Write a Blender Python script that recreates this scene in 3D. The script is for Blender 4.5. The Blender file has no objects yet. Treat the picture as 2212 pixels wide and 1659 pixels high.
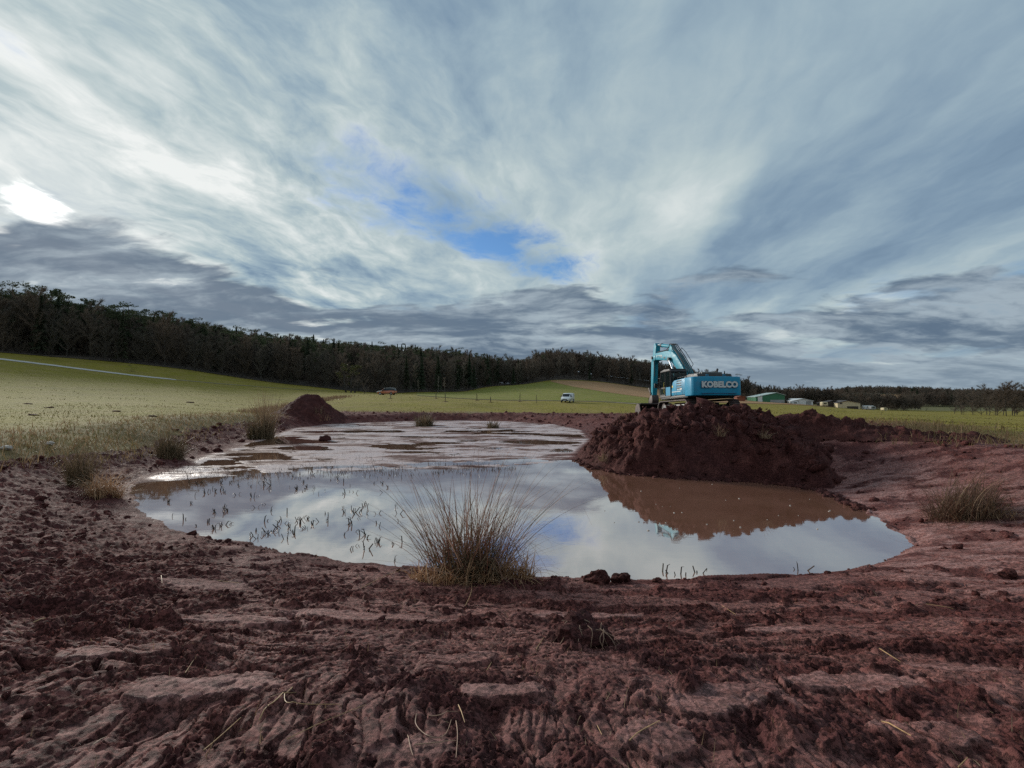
import bpy, bmesh, math, random
import numpy as np
from mathutils import Vector, Matrix

random.seed(7)
RNG = np.random.default_rng(11)
SC = bpy.context.scene
COL = SC.collection
R = math.radians

# ------------------------------------------------------------------ camera
EYE = 2.7                     # metres above the pond's water level (z = 0)
FPX, CU, CV, HOR = 1013.0, 1106.0, 829.5, 860.0   # survey of the photograph (2212 x 1659 reading)
PITCH = math.atan((HOR - CV) / FPX)
cam_d = bpy.data.cameras.new('camera')
cam = bpy.data.objects.new('camera', cam_d)
COL.objects.link(cam)
cam.location = (0, 0, EYE)
cam.rotation_euler = (R(90) + PITCH, 0, 0)
cam_d.sensor_width = 36
cam_d.lens = 36 * FPX / 2212
cam_d.clip_start = 0.05
cam_d.clip_end = 8000
SC.camera = cam

# ------------------------------------------------------------------ view / render
SC.render.engine = 'CYCLES'
SC.view_settings.view_transform = 'Standard'
SC.view_settings.look = 'None'
SC.view_settings.gamma = 1
SC.view_settings.use_curve_mapping = False
SC.view_settings.exposure = 0.48
SC.cycles.use_denoising = False
SC.cycles.max_bounces = 5
SC.cycles.diffuse_bounces = 2
SC.cycles.glossy_bounces = 3
SC.cycles.transmission_bounces = 3
SC.cycles.sample_clamp_indirect = 2
SC.cycles.sample_clamp_direct = 3
SC.cycles.blur_glossy = 1.0

# ------------------------------------------------------------------ sun
SUN_AZ = math.atan2(65 - CU, FPX)            # left of the view axis
SUN_EL = R(16.0)
SUN_DIR = Vector((math.sin(SUN_AZ) * math.cos(SUN_EL), math.cos(SUN_AZ) * math.cos(SUN_EL), math.sin(SUN_EL)))
sl = bpy.data.lights.new('sun', 'SUN')
sl.energy = 2.6
sl.angle = R(10)
sl.color = (1.0, 0.95, 0.86)
sun = bpy.data.objects.new('sun', sl)
COL.objects.link(sun)
sun.rotation_euler = (-SUN_DIR).to_track_quat('-Z', 'Y').to_euler()


# ------------------------------------------------------------------ node helpers
class NT:
    """tiny expression helper over a node tree"""
    def __init__(s, tree):
        s.t = tree; s.n = tree.nodes; s.l = tree.links
    def new(s, typ, **kw):
        n = s.n.new(typ)
        for k, v in kw.items(): setattr(n, k, v)
        return n
    def put(s, sock, v):
        if hasattr(v, 'is_linked') or isinstance(v, bpy.types.NodeSocket): s.l.new(v, sock)
        else: sock.default_value = v
    def m(s, op, a, b=None, c=None, clamp=False):
        n = s.new('ShaderNodeMath', operation=op, use_clamp=clamp)
        s.put(n.inputs[0], a)
        if b is not None: s.put(n.inputs[1], b)
        if c is not None: s.put(n.inputs[2], c)
        return n.outputs[0]
    def add(s, a, b): return s.m('ADD', a, b)
    def sub(s, a, b): return s.m('SUBTRACT', a, b)
    def mul(s, a, b): return s.m('MULTIPLY', a, b)
    def div(s, a, b): return s.m('DIVIDE', a, b)
    def sstep(s, a, lo, hi, t0=0.0, t1=1.0):
        n = s.new('ShaderNodeMapRange', interpolation_type='SMOOTHSTEP')
        s.put(n.inputs['Value'], a); s.put(n.inputs['From Min'], lo); s.put(n.inputs['From Max'], hi)
        n.inputs['To Min'].default_value = t0; n.inputs['To Max'].default_value = t1
        return n.outputs[0]
    def lin(s, a, lo, hi, t0=0.0, t1=1.0):
        n = s.new('ShaderNodeMapRange')
        s.put(n.inputs['Value'], a); n.inputs['From Min'].default_value = lo; n.inputs['From Max'].default_value = hi
        n.inputs['To Min'].default_value = t0; n.inputs['To Max'].default_value = t1
        return n.outputs[0]
    def xyz(s, x, y, z=0.0):
        n = s.new('ShaderNodeCombineXYZ')
        s.put(n.inputs[0], x); s.put(n.inputs[1], y); s.put(n.inputs[2], z)
        return n.outputs[0]
    def noise(s, vec, scale, detail=4, rough=0.55, dist=0.0, color=False):
        n = s.new('ShaderNodeTexNoise')
        if vec is not None: s.l.new(vec, n.inputs['Vector'])
        n.inputs['Scale'].default_value = scale; n.inputs['Detail'].default_value = detail
        n.inputs['Roughness'].default_value = rough; n.inputs['Distortion'].default_value = dist
        return n.outputs['Color' if color else 'Fac']
    def mix(s, f, a, b, mode='MIX'):
        n = s.new('ShaderNodeMix', data_type='RGBA', blend_type=mode)
        s.put(n.inputs[0], f)
        for k, v in ((6, a), (7, b)):
            if isinstance(v, tuple): v = (*v[:3], 1.0)
            s.put(n.inputs[k], v)
        return n.outputs[2]
    def attr(s, name):
        return s.new('ShaderNodeAttribute', attribute_name=name).outputs['Fac']
    def vscale(s, v, sx, sy, sz):
        n = s.new('ShaderNodeVectorMath', operation='MULTIPLY')
        s.l.new(v, n.inputs[0]); n.inputs[1].default_value = (sx, sy, sz)
        return n.outputs[0]
    def vadd(s, a, b):
        n = s.new('ShaderNodeVectorMath', operation='ADD')
        s.put(n.inputs[0], a); s.put(n.inputs[1], b)
        return n.outputs[0]


# ------------------------------------------------------------------ sky (world)
def make_world():
    w = bpy.data.worlds.new('World'); SC.world = w; w.use_nodes = True
    w.node_tree.nodes.clear()
    N = NT(w.node_tree)
    gen = N.new('ShaderNodeTexCoord').outputs['Generated']
    sep = N.new('ShaderNodeSeparateXYZ'); N.l.new(gen, sep.inputs[0])
    x, y, z = sep.outputs
    zp = N.m('MAXIMUM', z, 0.0)
    hor = N.m('SQRT', N.add(N.mul(x, x), N.mul(y, y)))
    e = N.div(z, N.m('MAXIMUM', hor, 0.02))                     # tangent of elevation
    saz = N.div(x, N.m('MAXIMUM', hor, 0.02))
    def madd(vec, col, k):
        n = N.new('ShaderNodeVectorMath', operation='MULTIPLY_ADD')
        N.l.new(col, n.inputs[0]); n.inputs[1].default_value = (k, k, 0); N.l.new(vec, n.inputs[2])
        return n.outputs[0]
    # high cloud deck seen in perspective, its streaks running away from the viewer
    zz = N.add(zp, 0.08)
    ca, sa = math.cos(R(8)), math.sin(R(8))
    px = N.div(N.sub(N.mul(x, ca), N.mul(y, sa)), zz); py = N.div(N.add(N.mul(x, sa), N.mul(y, ca)), zz)
    P = N.xyz(px, py)
    warp = N.noise(P, 1.1, 4, 0.55, color=True)
    PW = madd(P, warp, 0.42)
    n_streak = N.noise(N.vscale(PW, 1.0, 0.22, 1), 1.5, 6, 0.56, 0.1)
    n_big = N.noise(N.vadd(N.vscale(PW, 0.75, 0.22, 1), (3.1, 1.7, 0.0)), 1.0, 2, 0.5)
    n_mot = N.noise(N.vscale(PW, 1.0, 0.55, 1), 3.6, 8, 0.60, 0.25)
    n_fine = N.noise(N.vscale(PW, 1.0, 0.7, 1), 2.2, 9, 0.64, 0.3)
    dot = N.new('ShaderNodeVectorMath', operation='DOT_PRODUCT')
    N.l.new(gen, dot.inputs[0]); dot.inputs[1].default_value = SUN_DIR
    sd = N.m('MAXIMUM', dot.outputs['Value'], 0.0)
    glow = N.m('POWER', sd, 4.0)
    glow2 = N.m('POWER', sd, 45.0)
    t = N.add(0.385, N.mul(N.sub(n_streak, 0.5), 1.15))
    t = N.add(t, N.mul(N.sub(n_big, 0.5), 1.45))
    t = N.add(t, N.mul(N.mul(N.sub(n_mot, 0.5), 1.9), N.lin(glow, 0, .7, 0.16, 1.0)))
    t = N.add(t, N.mul(N.sub(n_fine, 0.5), 0.30))
    t = N.add(t, N.mul(glow, 0.17))
    t = N.add(t, N.mul(glow2, 0.06))
    t = N.sub(t, N.mul(N.sstep(saz, .0, .8), .07))
    t = N.add(t, N.mul(N.mul(N.sstep(e, 0.75, 0.30), N.sstep(y, 0.2, 0.9)), 0.16))
    t = N.add(t, N.mul(N.sstep(y, .25, -.9), .22))              # clouds behind the viewer whitened, added fill for camera-facing sides
    cr = N.new('ShaderNodeValToRGB')
    N.l.new(t, cr.inputs[0])
    el = cr.color_ramp.elements
    el[0].position = 0.0; el[0].color = (0.095, 0.150, 0.225, 1)
    el[1].position = 1.0; el[1].color = (0.62, 0.64, 0.63, 1)
    for p, c in ((0.22, (0.155, 0.225, 0.300)), (0.42, (0.235, 0.312, 0.365)), (0.62, (0.340, 0.408, 0.425)), (0.82, (0.475, 0.52, 0.52))):
        q = el.new(p); q.color = (*c, 1)
    deck = cr.outputs[0]
    # clear sky
    sky = N.new('ShaderNodeTexSky', sky_type='NISHITA')
    sky.sun_disc = False; sky.sun_elevation = SUN_EL; sky.sun_rotation = SUN_AZ
    sky.altitude = 300; sky.air_density = 1.0; sky.dust_density = 0.3; sky.ozone_density = 3.0
    # openings where the clear sky shows
    zr = N.m('MAXIMUM', z, 0.05)
    qx, qy = N.div(x, zr), N.div(y, zr)
    def hole(cx, cy, dx, dy, la, lp, k):
        rx, ry = N.sub(qx, cx), N.sub(qy, cy)
        al = N.add(N.mul(rx, dx), N.mul(ry, dy)); pe = N.sub(N.mul(rx, dy), N.mul(ry, dx))
        d = N.m('SQRT', N.add(N.m('POWER', N.m('ABSOLUTE', N.div(al, la)), 2.0), N.m('POWER', N.m('ABSOLUTE', N.div(pe, lp)), 2.0)))
        h = N.add(N.sub(1.0, d), N.mul(N.sub(n_fine, 0.5), 2.6))
        h = N.add(h, N.mul(N.sub(n_mot, 0.5), 2.3))
        return N.mul(N.sstep(h, -0.05, 0.95), k)
    h1 = hole(-0.06, 3.05, 0.579, 0.815, 1.55, 0.44, 1.0)
    h2 = hole(4.1, 4.4, 0.4, 0.9, 1.5, 0.9, 0.55)
    h = N.m('MAXIMUM', h1, h2)
    deck10 = N.new('ShaderNodeVectorMath', operation='SCALE'); N.l.new(deck, deck10.inputs[0]); deck10.inputs['Scale'].default_value = 10
    clear = N.mix(1.0, sky.outputs[0], (.60, .76, .90), 'MULTIPLY')
    c = N.mix(h, deck10.outputs[0], clear)
    # brightest spot where the sun burns through
    sb = N.add(dot.outputs['Value'], N.mul(N.sub(n_mot, 0.5), 0.0034))
    blob = N.sstep(sb, math.cos(R(2.5)), math.cos(R(0.2)))
    c = N.mix(N.m('POWER', blob, 1.6), c, (16.0, 15.8, 15.2))
    halo = N.sstep(sb, math.cos(R(9)), math.cos(R(2.5)))
    c = N.mix(N.mul(halo, .35), c, (7.5, 7.5, 7.3))
    # low stratocumulus towards the horizon
    zl = N.add(zp, 0.17)
    L = N.xyz(N.div(x, zl), N.div(y, zl))
    LW = madd(L, N.noise(L, 0.9, 4, 0.55, color=True), 0.55)
    n4 = N.noise(N.vadd(N.vscale(LW, 0.75, 1.15, 1), (7.0, 2.0, 0)), 1.3, 8, 0.55)
    n5 = N.noise(N.vadd(N.vscale(LW, 0.65, 1.5, 1), (1.0, 5.0, 0)), 1.25, 7, 0.53)
    n6 = N.noise(N.vadd(N.vscale(LW, 1.0, 1.5, 1), (4.0, 9.0, 0)), 6.0, 6, 0.6)
    T = N.sub(0.225, N.mul(saz, 0.085))
    edge = N.sub(N.add(T, N.mul(N.sub(n4, 0.5), 0.62)), e)
    m3 = N.sstep(edge, -0.010, 0.040)
    gap = N.sstep(N.add(n5, N.mul(N.sub(n6, .5), .25)), 0.575, 0.66)
    m3 = N.mul(m3, N.sub(1.0, N.mul(gap, 0.75)))
    body = N.sstep(N.add(N.add(N.add(n5, N.sstep(saz, -.35, .45, 0.0, .055)), N.mul(N.sub(n6, .5), .40)), N.mul(N.sstep(edge, .10, 0.0), -.08)), 0.66, 0.40)
    low_c = N.mix(body, (2.55, 3.10, 3.55), (0.80, 1.18, 1.70))
    low_c = N.mix(N.mul(N.sstep(e, .11, .01), .60), low_c, (2.15, 2.70, 3.15))
    low_c = N.mix(N.mul(glow, 0.05), low_c, (5.5, 5.2, 4.8))
    c = N.mix(N.mul(m3, 0.95), c, low_c)
    # below the horizon: dull land colour
    c = N.mix(N.sstep(z, -0.01, -0.06), c, (0.9, 0.85, 0.7))
    bg = N.new('ShaderNodeBackground'); N.l.new(c, bg.inputs[0]); bg.inputs[1].default_value = 0.1
    out = N.new('ShaderNodeOutputWorld'); N.l.new(bg.outputs[0], out.inputs[0])
    w.cycles.sampling_method = 'MANUAL'; w.cycles.sample_map_resolution = 512
make_world()


# ------------------------------------------------------------------ numpy noise
def _hash(ix, iy, seed):
    h = (ix.astype(np.int64) * 374761393 + iy.astype(np.int64) * 668265263 + seed * 974634777) & 0xFFFFFFFF
    h = ((h ^ (h >> 13)) * 1274126177) & 0xFFFFFFFF
    h = ((h ^ (h >> 16)) * 2246822519) & 0xFFFFFFFF
    return (h ^ (h >> 15)) & 0xFFFFFFFF
_GT = np.stack([np.cos(np.arange(256) / 256 * 2 * np.pi), np.sin(np.arange(256) / 256 * 2 * np.pi)], 1).astype(np.float32)
def perlin(x, y, seed=0):
    x = np.asarray(x, float); y = np.asarray(y, float)
    ix, iy = np.floor(x), np.floor(y)
    fx, fy = (x - ix).astype(np.float32), (y - iy).astype(np.float32)
    ix = ix.astype(np.int64); iy = iy.astype(np.int64)
    ux = fx * fx * fx * (fx * (fx * 6 - 15) + 10); uy = fy * fy * fy * (fy * (fy * 6 - 15) + 10)
    def g(dx, dy):
        k = _GT[_hash(ix + dx, iy + dy, seed) & 255]
        return k[..., 0] * (fx - dx) + k[..., 1] * (fy - dy)
    a = g(0, 0); b = g(1, 0); c = g(0, 1); d = g(1, 1)
    top = a + ux * (b - a); bot = c + ux * (d - c)
    return (top + uy * (bot - top)) * 1.5
def fbm(x, y, o=4, seed=0, gain=0.5, lac=2.03):
    s = 0; a = 1; t = 0
    for k in range(o):
        s = s + a * perlin(x * lac ** k + 17.3 * k, y * lac ** k - 9.1 * k, seed + k); t += a; a *= gain
    return s / t
def ridge(x, y, o=3, seed=0):
    s = 0; a = 1; t = 0
    for k in range(o):
        s = s + a * (1 - np.abs(perlin(x * 2.03 ** k, y * 2.03 ** k, seed + k)) * 1.6); t += a; a *= 0.5
    return s / t
def worley(x, y, seed=0):
    x = np.asarray(x, float); y = np.asarray(y, float)
    ix, iy = np.floor(x).astype(np.int64), np.floor(y).astype(np.int64)
    f1 = np.full(x.shape, 9.0); f2 = np.full(x.shape, 9.0); cid = np.zeros(x.shape)
    for dx in (-1, 0, 1):
        for dy in (-1, 0, 1):
            h = _hash(ix + dx, iy + dy, seed)
            d = np.hypot(ix + dx + (h & 1023) / 1023 - x, iy + dy + ((h >> 10) & 1023) / 1023 - y)
            n = d < f1
            f2 = np.where(n, f1, np.minimum(f2, d)); cid = np.where(n, ((h >> 20) & 1023) / 1023, cid); f1 = np.where(n, d, f1)
    return f1, f2, cid
def sst(x, a, b):
    t = np.clip((np.asarray(x, float) - a) / (b - a), 0, 1)
    return t * t * (3 - 2 * t)


# ------------------------------------------------------------------ survey helpers: a reading of the photograph -> a place
CP, SP = math.cos(PITCH), math.sin(PITCH)
def ray(u, v):
    a, b = u - CU, CV - v
    return np.array([a, FPX * CP - b * SP, FPX * SP + b * CP])
def at_z(u, v, z=0.0):
    d = ray(u, v); t = (z - EYE) / d[2]
    return (d[0] * t, d[1] * t)
def at_y(u, v, Y):
    d = ray(u, v); t = Y / d[1]
    return np.array([d[0] * t, Y, EYE + d[2] * t])

# far terrain table: at each bearing the height of the land with distance
def zv(Y, v): return EYE - (v - HOR) / FPX * Y
V = lambda Y, v: (Y, zv(Y, v))
TAB = {
 0:    [(8, 1.12), (16, 1.38), V(30, 890), V(50, 860), V(80, 825), V(110, 795), V(130, 778), V(150, 764), (180, 24), (230, 33), (320, 42), (600, 46)],
 350:  [(8, 1.12), (18, 1.28), V(35, 893), V(60, 868), V(100, 841), V(140, 818), V(165, 795), (200, 19), (260, 29), (350, 38), (600, 44)],
 640:  [(8, 1.1), (20, 1.1), V(50, 895), V(80, 871), V(120, 854), V(185, 833), (220, 12), (270, 20), (350, 27), (600, 33)],
 850:  [(8, 1.1), (20, 1.0), V(58, 893), V(80, 868), V(108, 853.5), V(150, 851.5), V(190, 850), (240, 11), (300, 19), (400, 27), (600, 33)],
 1000: [(8, 1.1), (20, 1.0), V(58, 893), V(80, 871), V(112, 860), V(150, 854), V(220, 847), (260, 10), (330, 18), (450, 21), (600, 21)],
 1100: [(8, 1.1), (20, 1.0), V(58, 893), V(100, 866), V(180, 848), V(270, 833), (300, 11.5), (350, 13), (450, 14), (600, 16)],
 1190: [(8, 1.1), (20, 1.0), V(58, 894), V(100, 866), V(180, 845), V(300, 822), (330, 20), (400, 27), (600, 27)],
 1290: [(8, 1.1), (20, 1.0), V(58, 894), V(100, 867), V(180, 849), V(310, 825), (340, 18), (400, 22), (600, 23)],
 1400: [(8, 1.1), (20, 1.1), V(58, 893), V(100, 872), V(180, 857), V(310, 839), (340, 13.5), (400, 17), (600, 17)],
 1590: [(8, 1.1), (20, 1.2), V(58, 893), V(100, 880), V(180, 869), V(300, 862), (380, 2.5), (450, 2.5), (600, 1), (900, 0)],
 1750: [(8, 1.1), (20, 1.3), V(58, 897), V(100, 885), V(180, 877), V(260, 875), (350, -2), (450, -4), (600, -4), V(750, 866), (900, 2), (1500, 2)],
 1850: [(8, 1.1), (20, 1.35), V(58, 899), V(100, 890), V(180, 884), V(240, 884), (350, -4), (500, -5), V(700, 866), V(850, 852), (950, 13), (1500, 12)],
 1950: [(8, 1.1), (20, 1.35), V(58, 902), V(100, 893), V(140, 890), V(250, 888), V(350, 884), V(450, 878), (600, -4), V(700, 866), V(850, 852), (950, 12), (1500, 12)],
 2100: [(8, 1.1), (18, 1.3), V(50, 912), V(100, 901), V(130, 899), (250, -5), V(350, 885), V(450, 879), (600, -4), (800, 0), (950, 7), (1500, 8)],
 2212: [(8, 1.1), (17, 1.3), V(50, 915), V(100, 904), V(120, 903), (250, -5), (450, -6), (800, -2), (950, 5), (1500, 6)],
}
def pchip(xs, ys, xq):
    xs = np.array(xs, float); ys = np.array(ys, float)
    h = np.diff(xs); d = np.diff(ys) / h
    m = np.zeros(len(xs)); m[0] = d[0]; m[-1] = 0
    for i in range(1, len(xs) - 1):
        if d[i - 1] * d[i] > 0:
            w1, w2 = 2 * h[i] + h[i - 1], h[i] + 2 * h[i - 1]
            m[i] = (w1 + w2) / (w1 / d[i - 1] + w2 / d[i])
    xq = np.clip(xq, xs[0], xs[-1]); k = np.clip(np.searchsorted(xs, xq) - 1, 0, len(xs) - 2)
    t = (xq - xs[k]) / h[k]
    return ((2*t**3 - 3*t**2 + 1) * ys[k] + (t**3 - 2*t**2 + t) * h[k] * m[k] + (-2*t**3 + 3*t**2) * ys[k+1] + (t**3 - t**2) * h[k] * m[k+1])
LY = np.linspace(math.log(8), math.log(1500), 260)
US = np.array(sorted(TAB)); UD = np.linspace(0, 2212, 200)
_g = np.array([pchip([p[0] for p in TAB[u]], [p[1] for p in TAB[u]], np.exp(LY)) for u in US])
GRID = np.array([pchip(US, _g[:, j], UD) for j in range(len(LY))]).T       # [u, logY]
# soften along the bearing so no creases show
for _ in range(3):
    GRID[1:-1] = 0.25 * GRID[:-2] + 0.5 * GRID[1:-1] + 0.25 * GRID[2:]
def far_land(x, y):
    yy = np.maximum(y, 1e-3)
    u = np.clip(CU + FPX * x / yy, 0, 2212); u = np.where(y < 1, np.where(x < 0, 0, 2212), u)
    rr = np.hypot(x, y); lim = math.sqrt(1 + (1106 / FPX) ** 2)
    Y = np.where(np.abs(x) * FPX > 1106 * yy, rr / lim, yy)
    l = np.clip((np.log(np.maximum(Y, 8)) - LY[0]) / (LY[1] - LY[0]), 0, len(LY) - 1.001)
    k = u / (UD[1] - UD[0]); k = np.clip(k, 0, len(UD) - 1.001)
    i, j = k.astype(int), l.astype(int); a, b = k - i, l - j
    z = (GRID[i, j] * (1 - a) + GRID[i + 1, j] * a) * (1 - b) + (GRID[i, j + 1] * (1 - a) + GRID[i + 1, j + 1] * a) * b
    back = sst(np.arctan2(np.abs(x), y), R(62), R(110))
    return z * (1 - back) + 1.1 * back

BASIN = np.array([at_z(*p) for p in [(275,1045),(284,1075),(302,1102),(350,1140),(480,1170),(600,1190),(750,1215),(850,1226),(1000,1240),(1200,1246),(1300,1252),(1450,1254),(1600,1252),(1750,1243),(1880,1220),(1940,1195),(1978,1166),(1935,1145),(1900,1122),(1870,1098),(1820,1078),(1760,1054),(1650,1041),(1500,1033),(1350,1022),(1275,1006),(1243,990),(1260,970),(1280,952),(1262,930),(1200,917),(1100,911),(1000,909),(900,910),(800,913),(700,917),(630,926),(590,940),(530,955),(480,975),(430,985),(400,1003),(320,1030)]])
DEEP = np.array([at_z(*p) for p in [(275,1045),(284,1075),(302,1102),(350,1140),(480,1170),(600,1190),(750,1215),(850,1226),(1000,1240),(1200,1246),(1300,1252),(1450,1254),(1600,1252),(1750,1243),(1880,1220),(1940,1195),(1978,1166),(1935,1145),(1900,1122),(1870,1098),(1820,1078),(1760,1054),(1650,1041),(1500,1033),(1350,1022),(1275,1006),(1243,992),(1150,1004),(1000,1013),(850,1013),(700,1021),(600,1021),(450,1031),(330,1040)]])
def sdf(poly, x, y):
    x = np.asarray(x, float); y = np.asarray(y, float)
    d = np.full(x.shape, 1e9); ins = np.zeros(x.shape, bool)
    n = len(poly)
    for i in range(n):
        ax, ay = poly[i]; bx, by = poly[(i + 1) % n]
        ex, ey = bx - ax, by - ay
        t = np.clip(((x - ax) * ex + (y - ay) * ey) / (ex * ex + ey * ey), 0, 1)
        d = np.minimum(d, (x - ax - t * ex) ** 2 + (y - ay - t * ey) ** 2)
        cr = ((ay > y) != (by > y))
        with np.errstate(divide='ignore', invalid='ignore'):
            xi = (bx - ax) * (y - ay) / (by - ay if by != ay else 1e-9) + ax
        ins ^= cr & (x < xi)
    d = np.sqrt(d)
    return np.where(ins, -d, d)

# border between mud and meadow (plan polygon of the bared earth)
MUD = np.array([at_z(u, v, z) for u, v, z in [(-260, 985, 1.3), (0, 962, 1.3), (150, 950, 1.25), (300, 935, 1.2), (420, 915, 1.15), (520, 906, 1.05), (600, 898, 1.0), ]] + [((u - CU) / FPX * Y, Y) for u, Y in ((740, 59.5), (900, 59), (1100, 58.5), (1380, 57))]
               + [(16.5, 50), (19, 38), (21, 26)] + [at_z(u, v, z) for u, v, z in [(1990, 942, 1.4), (2100, 950, 1.35), (2212, 958, 1.3), (2480, 985, 1.25)]] + [(16, -14), (-16, -14)])

def near_sets(x, y):
    s = sdf(BASIN, x, y); dd = sdf(DEEP, x, y); md = sdf(MUD, x, y)
    return s, dd, md
def ground(x, y, full=False):
    """land height; with full also the masks used by the materials"""
    x = np.asarray(x, float); y = np.asarray(y, float); r = np.hypot(x, y)
    zf = far_land(x, y)
    z = zf.copy()
    sm = np.zeros(x.shape); wet = np.zeros(x.shape); cl = np.zeros(x.shape); md_a = np.full(x.shape, 50.0)
    k = r < 85
    xs, ys = x[k], y[k]
    if xs.size == 0:
        return (z, sm, wet, md_a, cl) if full else z
    s, dd, md = near_sets(xs, ys)
    s = s + 0.16 * fbm(xs * 1.1, ys * 1.1, 3, 91) + 0.05 * fbm(xs * 5, ys * 5, 2, 92)
    dd = dd + 0.30 * fbm(xs * .5, ys * 1.6, 3, 93)
    rs = np.hypot(xs, ys)
    W = 5.2 - 2.4 * sst(ys, 30, 50)
    up = np.clip(s / W, 0, 1); up = 0.55 * up + 0.45 * (up * up * (3 - 2 * up))
    up = np.minimum(up, 1)
    zz = zf[k] * up
    out = s > 0
    # bed: pond and the flat beyond it
    flat = 0.016 + 0.038 * fbm(xs * .30, ys * .5, 4, 21) + 0.030 * fbm(xs * .9, ys * 2.2, 4, 22) + 0.014 * fbm(xs * 4, ys * 8, 3, 23) + 0.03 * sst(ys, 30, 52)
    pud = sst(fbm(xs * .16 + 3.7, ys * .30, 2, 25), .0, .35)
    seam = np.exp(-((dd - .45) / .5) ** 2) * sst(fbm(xs * .7, ys * .9, 3, 28), -.15, .15) * sst(xs, 1, -2)
    flat = flat + .05 * seam - 0.045 * pud + .012 * fbm(xs * 7, ys * 12, 3, 27)
    bed = np.where(dd < 0, -0.35 * (1 - np.exp(dd / 1.0)), flat)
    bl = sst(dd, -.5, .6); bed = np.where((dd > -.5) & (dd < .6), -0.35 * (1 - np.exp(np.minimum(dd, 0))) * (1 - bl) + flat * bl, bed)
    edge = sst(s, -0.9, 0.05)
    zz = np.where(out, zz, bed * (1 - edge) + (0.03 + 0 * bed) * edge * (dd > 0) + bed * edge * (dd <= 0))
    # far rim of pushed-up soil and the rough edge to the meadow
    mudm = sst(md, 0.25, -0.25)
    zz = zz + .07 * sst(s, .02, .3) * sst(ys, 12, 9) * sst(s, 2.2, .6)
    rim = np.exp(-((md + 1.3) / 1.0) ** 2) * sst(ys, 30, 44) * sst(s, 0, .8) * .8
    zz = zz + rim * (0.16 + 0.22 * fbm(xs * 1.2, ys * 1.2, 3, 31))
    # ---- mud relief
    act = mudm * sst(s, -0.10, 0.25)
    shore = sst(ys + 0.35 * fbm(xs * .5, ys * .5, 2, 40), 3.0, 4.3)      # bucket-smeared strip by the water / ruts nearer
    wx = xs + 0.22 * fbm(xs * .9, ys * .9, 3, 41); wy = ys + 0.22 * fbm(xs * .9 + 40, ys * .9, 3, 42)
    a = fbm(wx * 1.9, wy * 0.75, 4, 43, .55)
    b = fbm(wx * 0.55, wy * 1.9, 4, 44, .55)
    slab = a * (1 - shore) + b * shore
    patch = fbm(wx * .45 + 9, wy * .45, 3, 45)
    smear = sst(slab + 0.35 * patch + 0.06, -0.06, 0.14)
    smear = smear * sst(fbm(xs * 5.5, ys * 5.5, 3, 49) + .8 * slab, -.30, -.12)
    right = sst(xs, 4.6, 6.2) * sst(s, 4.2 , 2.2) * sst(ys, 4.2, 5.6) * sst(ys, 16, 13)             # scraped clean bank on the right
    rs2 = fbm(wx * .9 - wy * .5, wx * 1.6 + wy * 2.4, 4, 48)
    smear = np.maximum(smear, right * sst(rs2, -.06, .10))
    slabs = np.zeros(xs.shape); sl_n = .75 * fbm(xs * 4, ys * 4, 4, 84)
    for pu, pv, pz, ra, rb, rot in ((430, 1255, .55, .62, .22, .1), (520, 1330, .8, .55, .16, .05), (780, 1300, .75, .85, .20, 0), (1000, 1390, .95, .30, .13, .2), (440, 1490, 1.0, .42, .16, .3), (1080, 1480, 1.0, .26, .10, .1), (1560, 1490, 1.0, .40, .17, .35), (1430, 1590, 1.05, .22, .16, .5), (1860, 1455, .95, .42, .14, -.1), (2010, 1560, 1.05, .30, .12, -.2), (1250, 1300, .6, .7, .12, 0), (1700, 1330, .7, .5, .1, -.1), (900, 1620, 1.1, .2, .1, .3), (2080, 1420, .95, .35, .12, -.2), (250, 1420, .95, .35, .12, .2)):
        cx, cy = at_z(pu, pv, pz); c_, s_ = math.cos(rot), math.sin(rot)
        px_, py_ = (xs - cx) * c_ + (ys - cy) * s_, -(xs - cx) * s_ + (ys - cy) * c_
        slabs = np.maximum(slabs, sst(1 - np.hypot(px_ / ra, py_ / rb) + sl_n, -.02, .12))
    smear = np.maximum(smear, slabs)
    leftd = sst(-xs / np.maximum(ys, .5), .38, .85) * sst(ys, 2.6, 4.5)
    smear = smear * (1 - 0.8 * leftd)
    far = sst(rs, 20, 34)
    smear = smear * (1 - .7 * far) * (1 - .75 * sst(s, .55, .12) * (1 - right))
    def bil(X, Y, o, sd): # billows: rounded lumps parted by sharp creases
        s_ = 0; am = 1; tt = 0
        for q in range(o):
            s_ = s_ + am * np.abs(perlin(X * 2.1 ** q + 5 * q, Y * 2.1 ** q, sd + q)); tt += am; am *= .55
        return s_ / tt
    dx_ = xs + .06 * fbm(xs * 5, ys * 5, 3, 46); dy_ = ys + .06 * fbm(xs * 5 + 20, ys * 5, 3, 47)
    nearm = sst(rs, 9, 5)
    crumbs = bil(dx_ * 3.4, dy_ * 3.4, 4, 51) * (.055 + .06 * far + .10 * leftd) + bil(dx_ * 11, dy_ * 11, 3, 52) * (.042 + .05 * leftd) * (1 - .3 * far) + bil(dx_ * 23, dy_ * 23, 2, 56) * .034 * nearm
    f1c, _, cidc = worley(dx_ * 26, dy_ * 26, 57)
    grit = (1 - np.clip(f1c * 1.2, 0, 1)) * (0.2 + cidc) * nearm
    rough = 1 - smear
    amp = 1 + .5 * far
    h = rough * amp * (crumbs + .016 * grit - .036 - .02 * far - .04 * leftd)
    ex_ = wx * (5.5 * (1 - shore) + .8 * shore); ey_ = wy * (.8 * (1 - shore) + 7 * shore)
    drag = fbm(ex_, ey_, 4, 54, .6)
    tooth = np.abs(perlin(ex_ * 1.9, ey_ * 1.9, 78))
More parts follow.
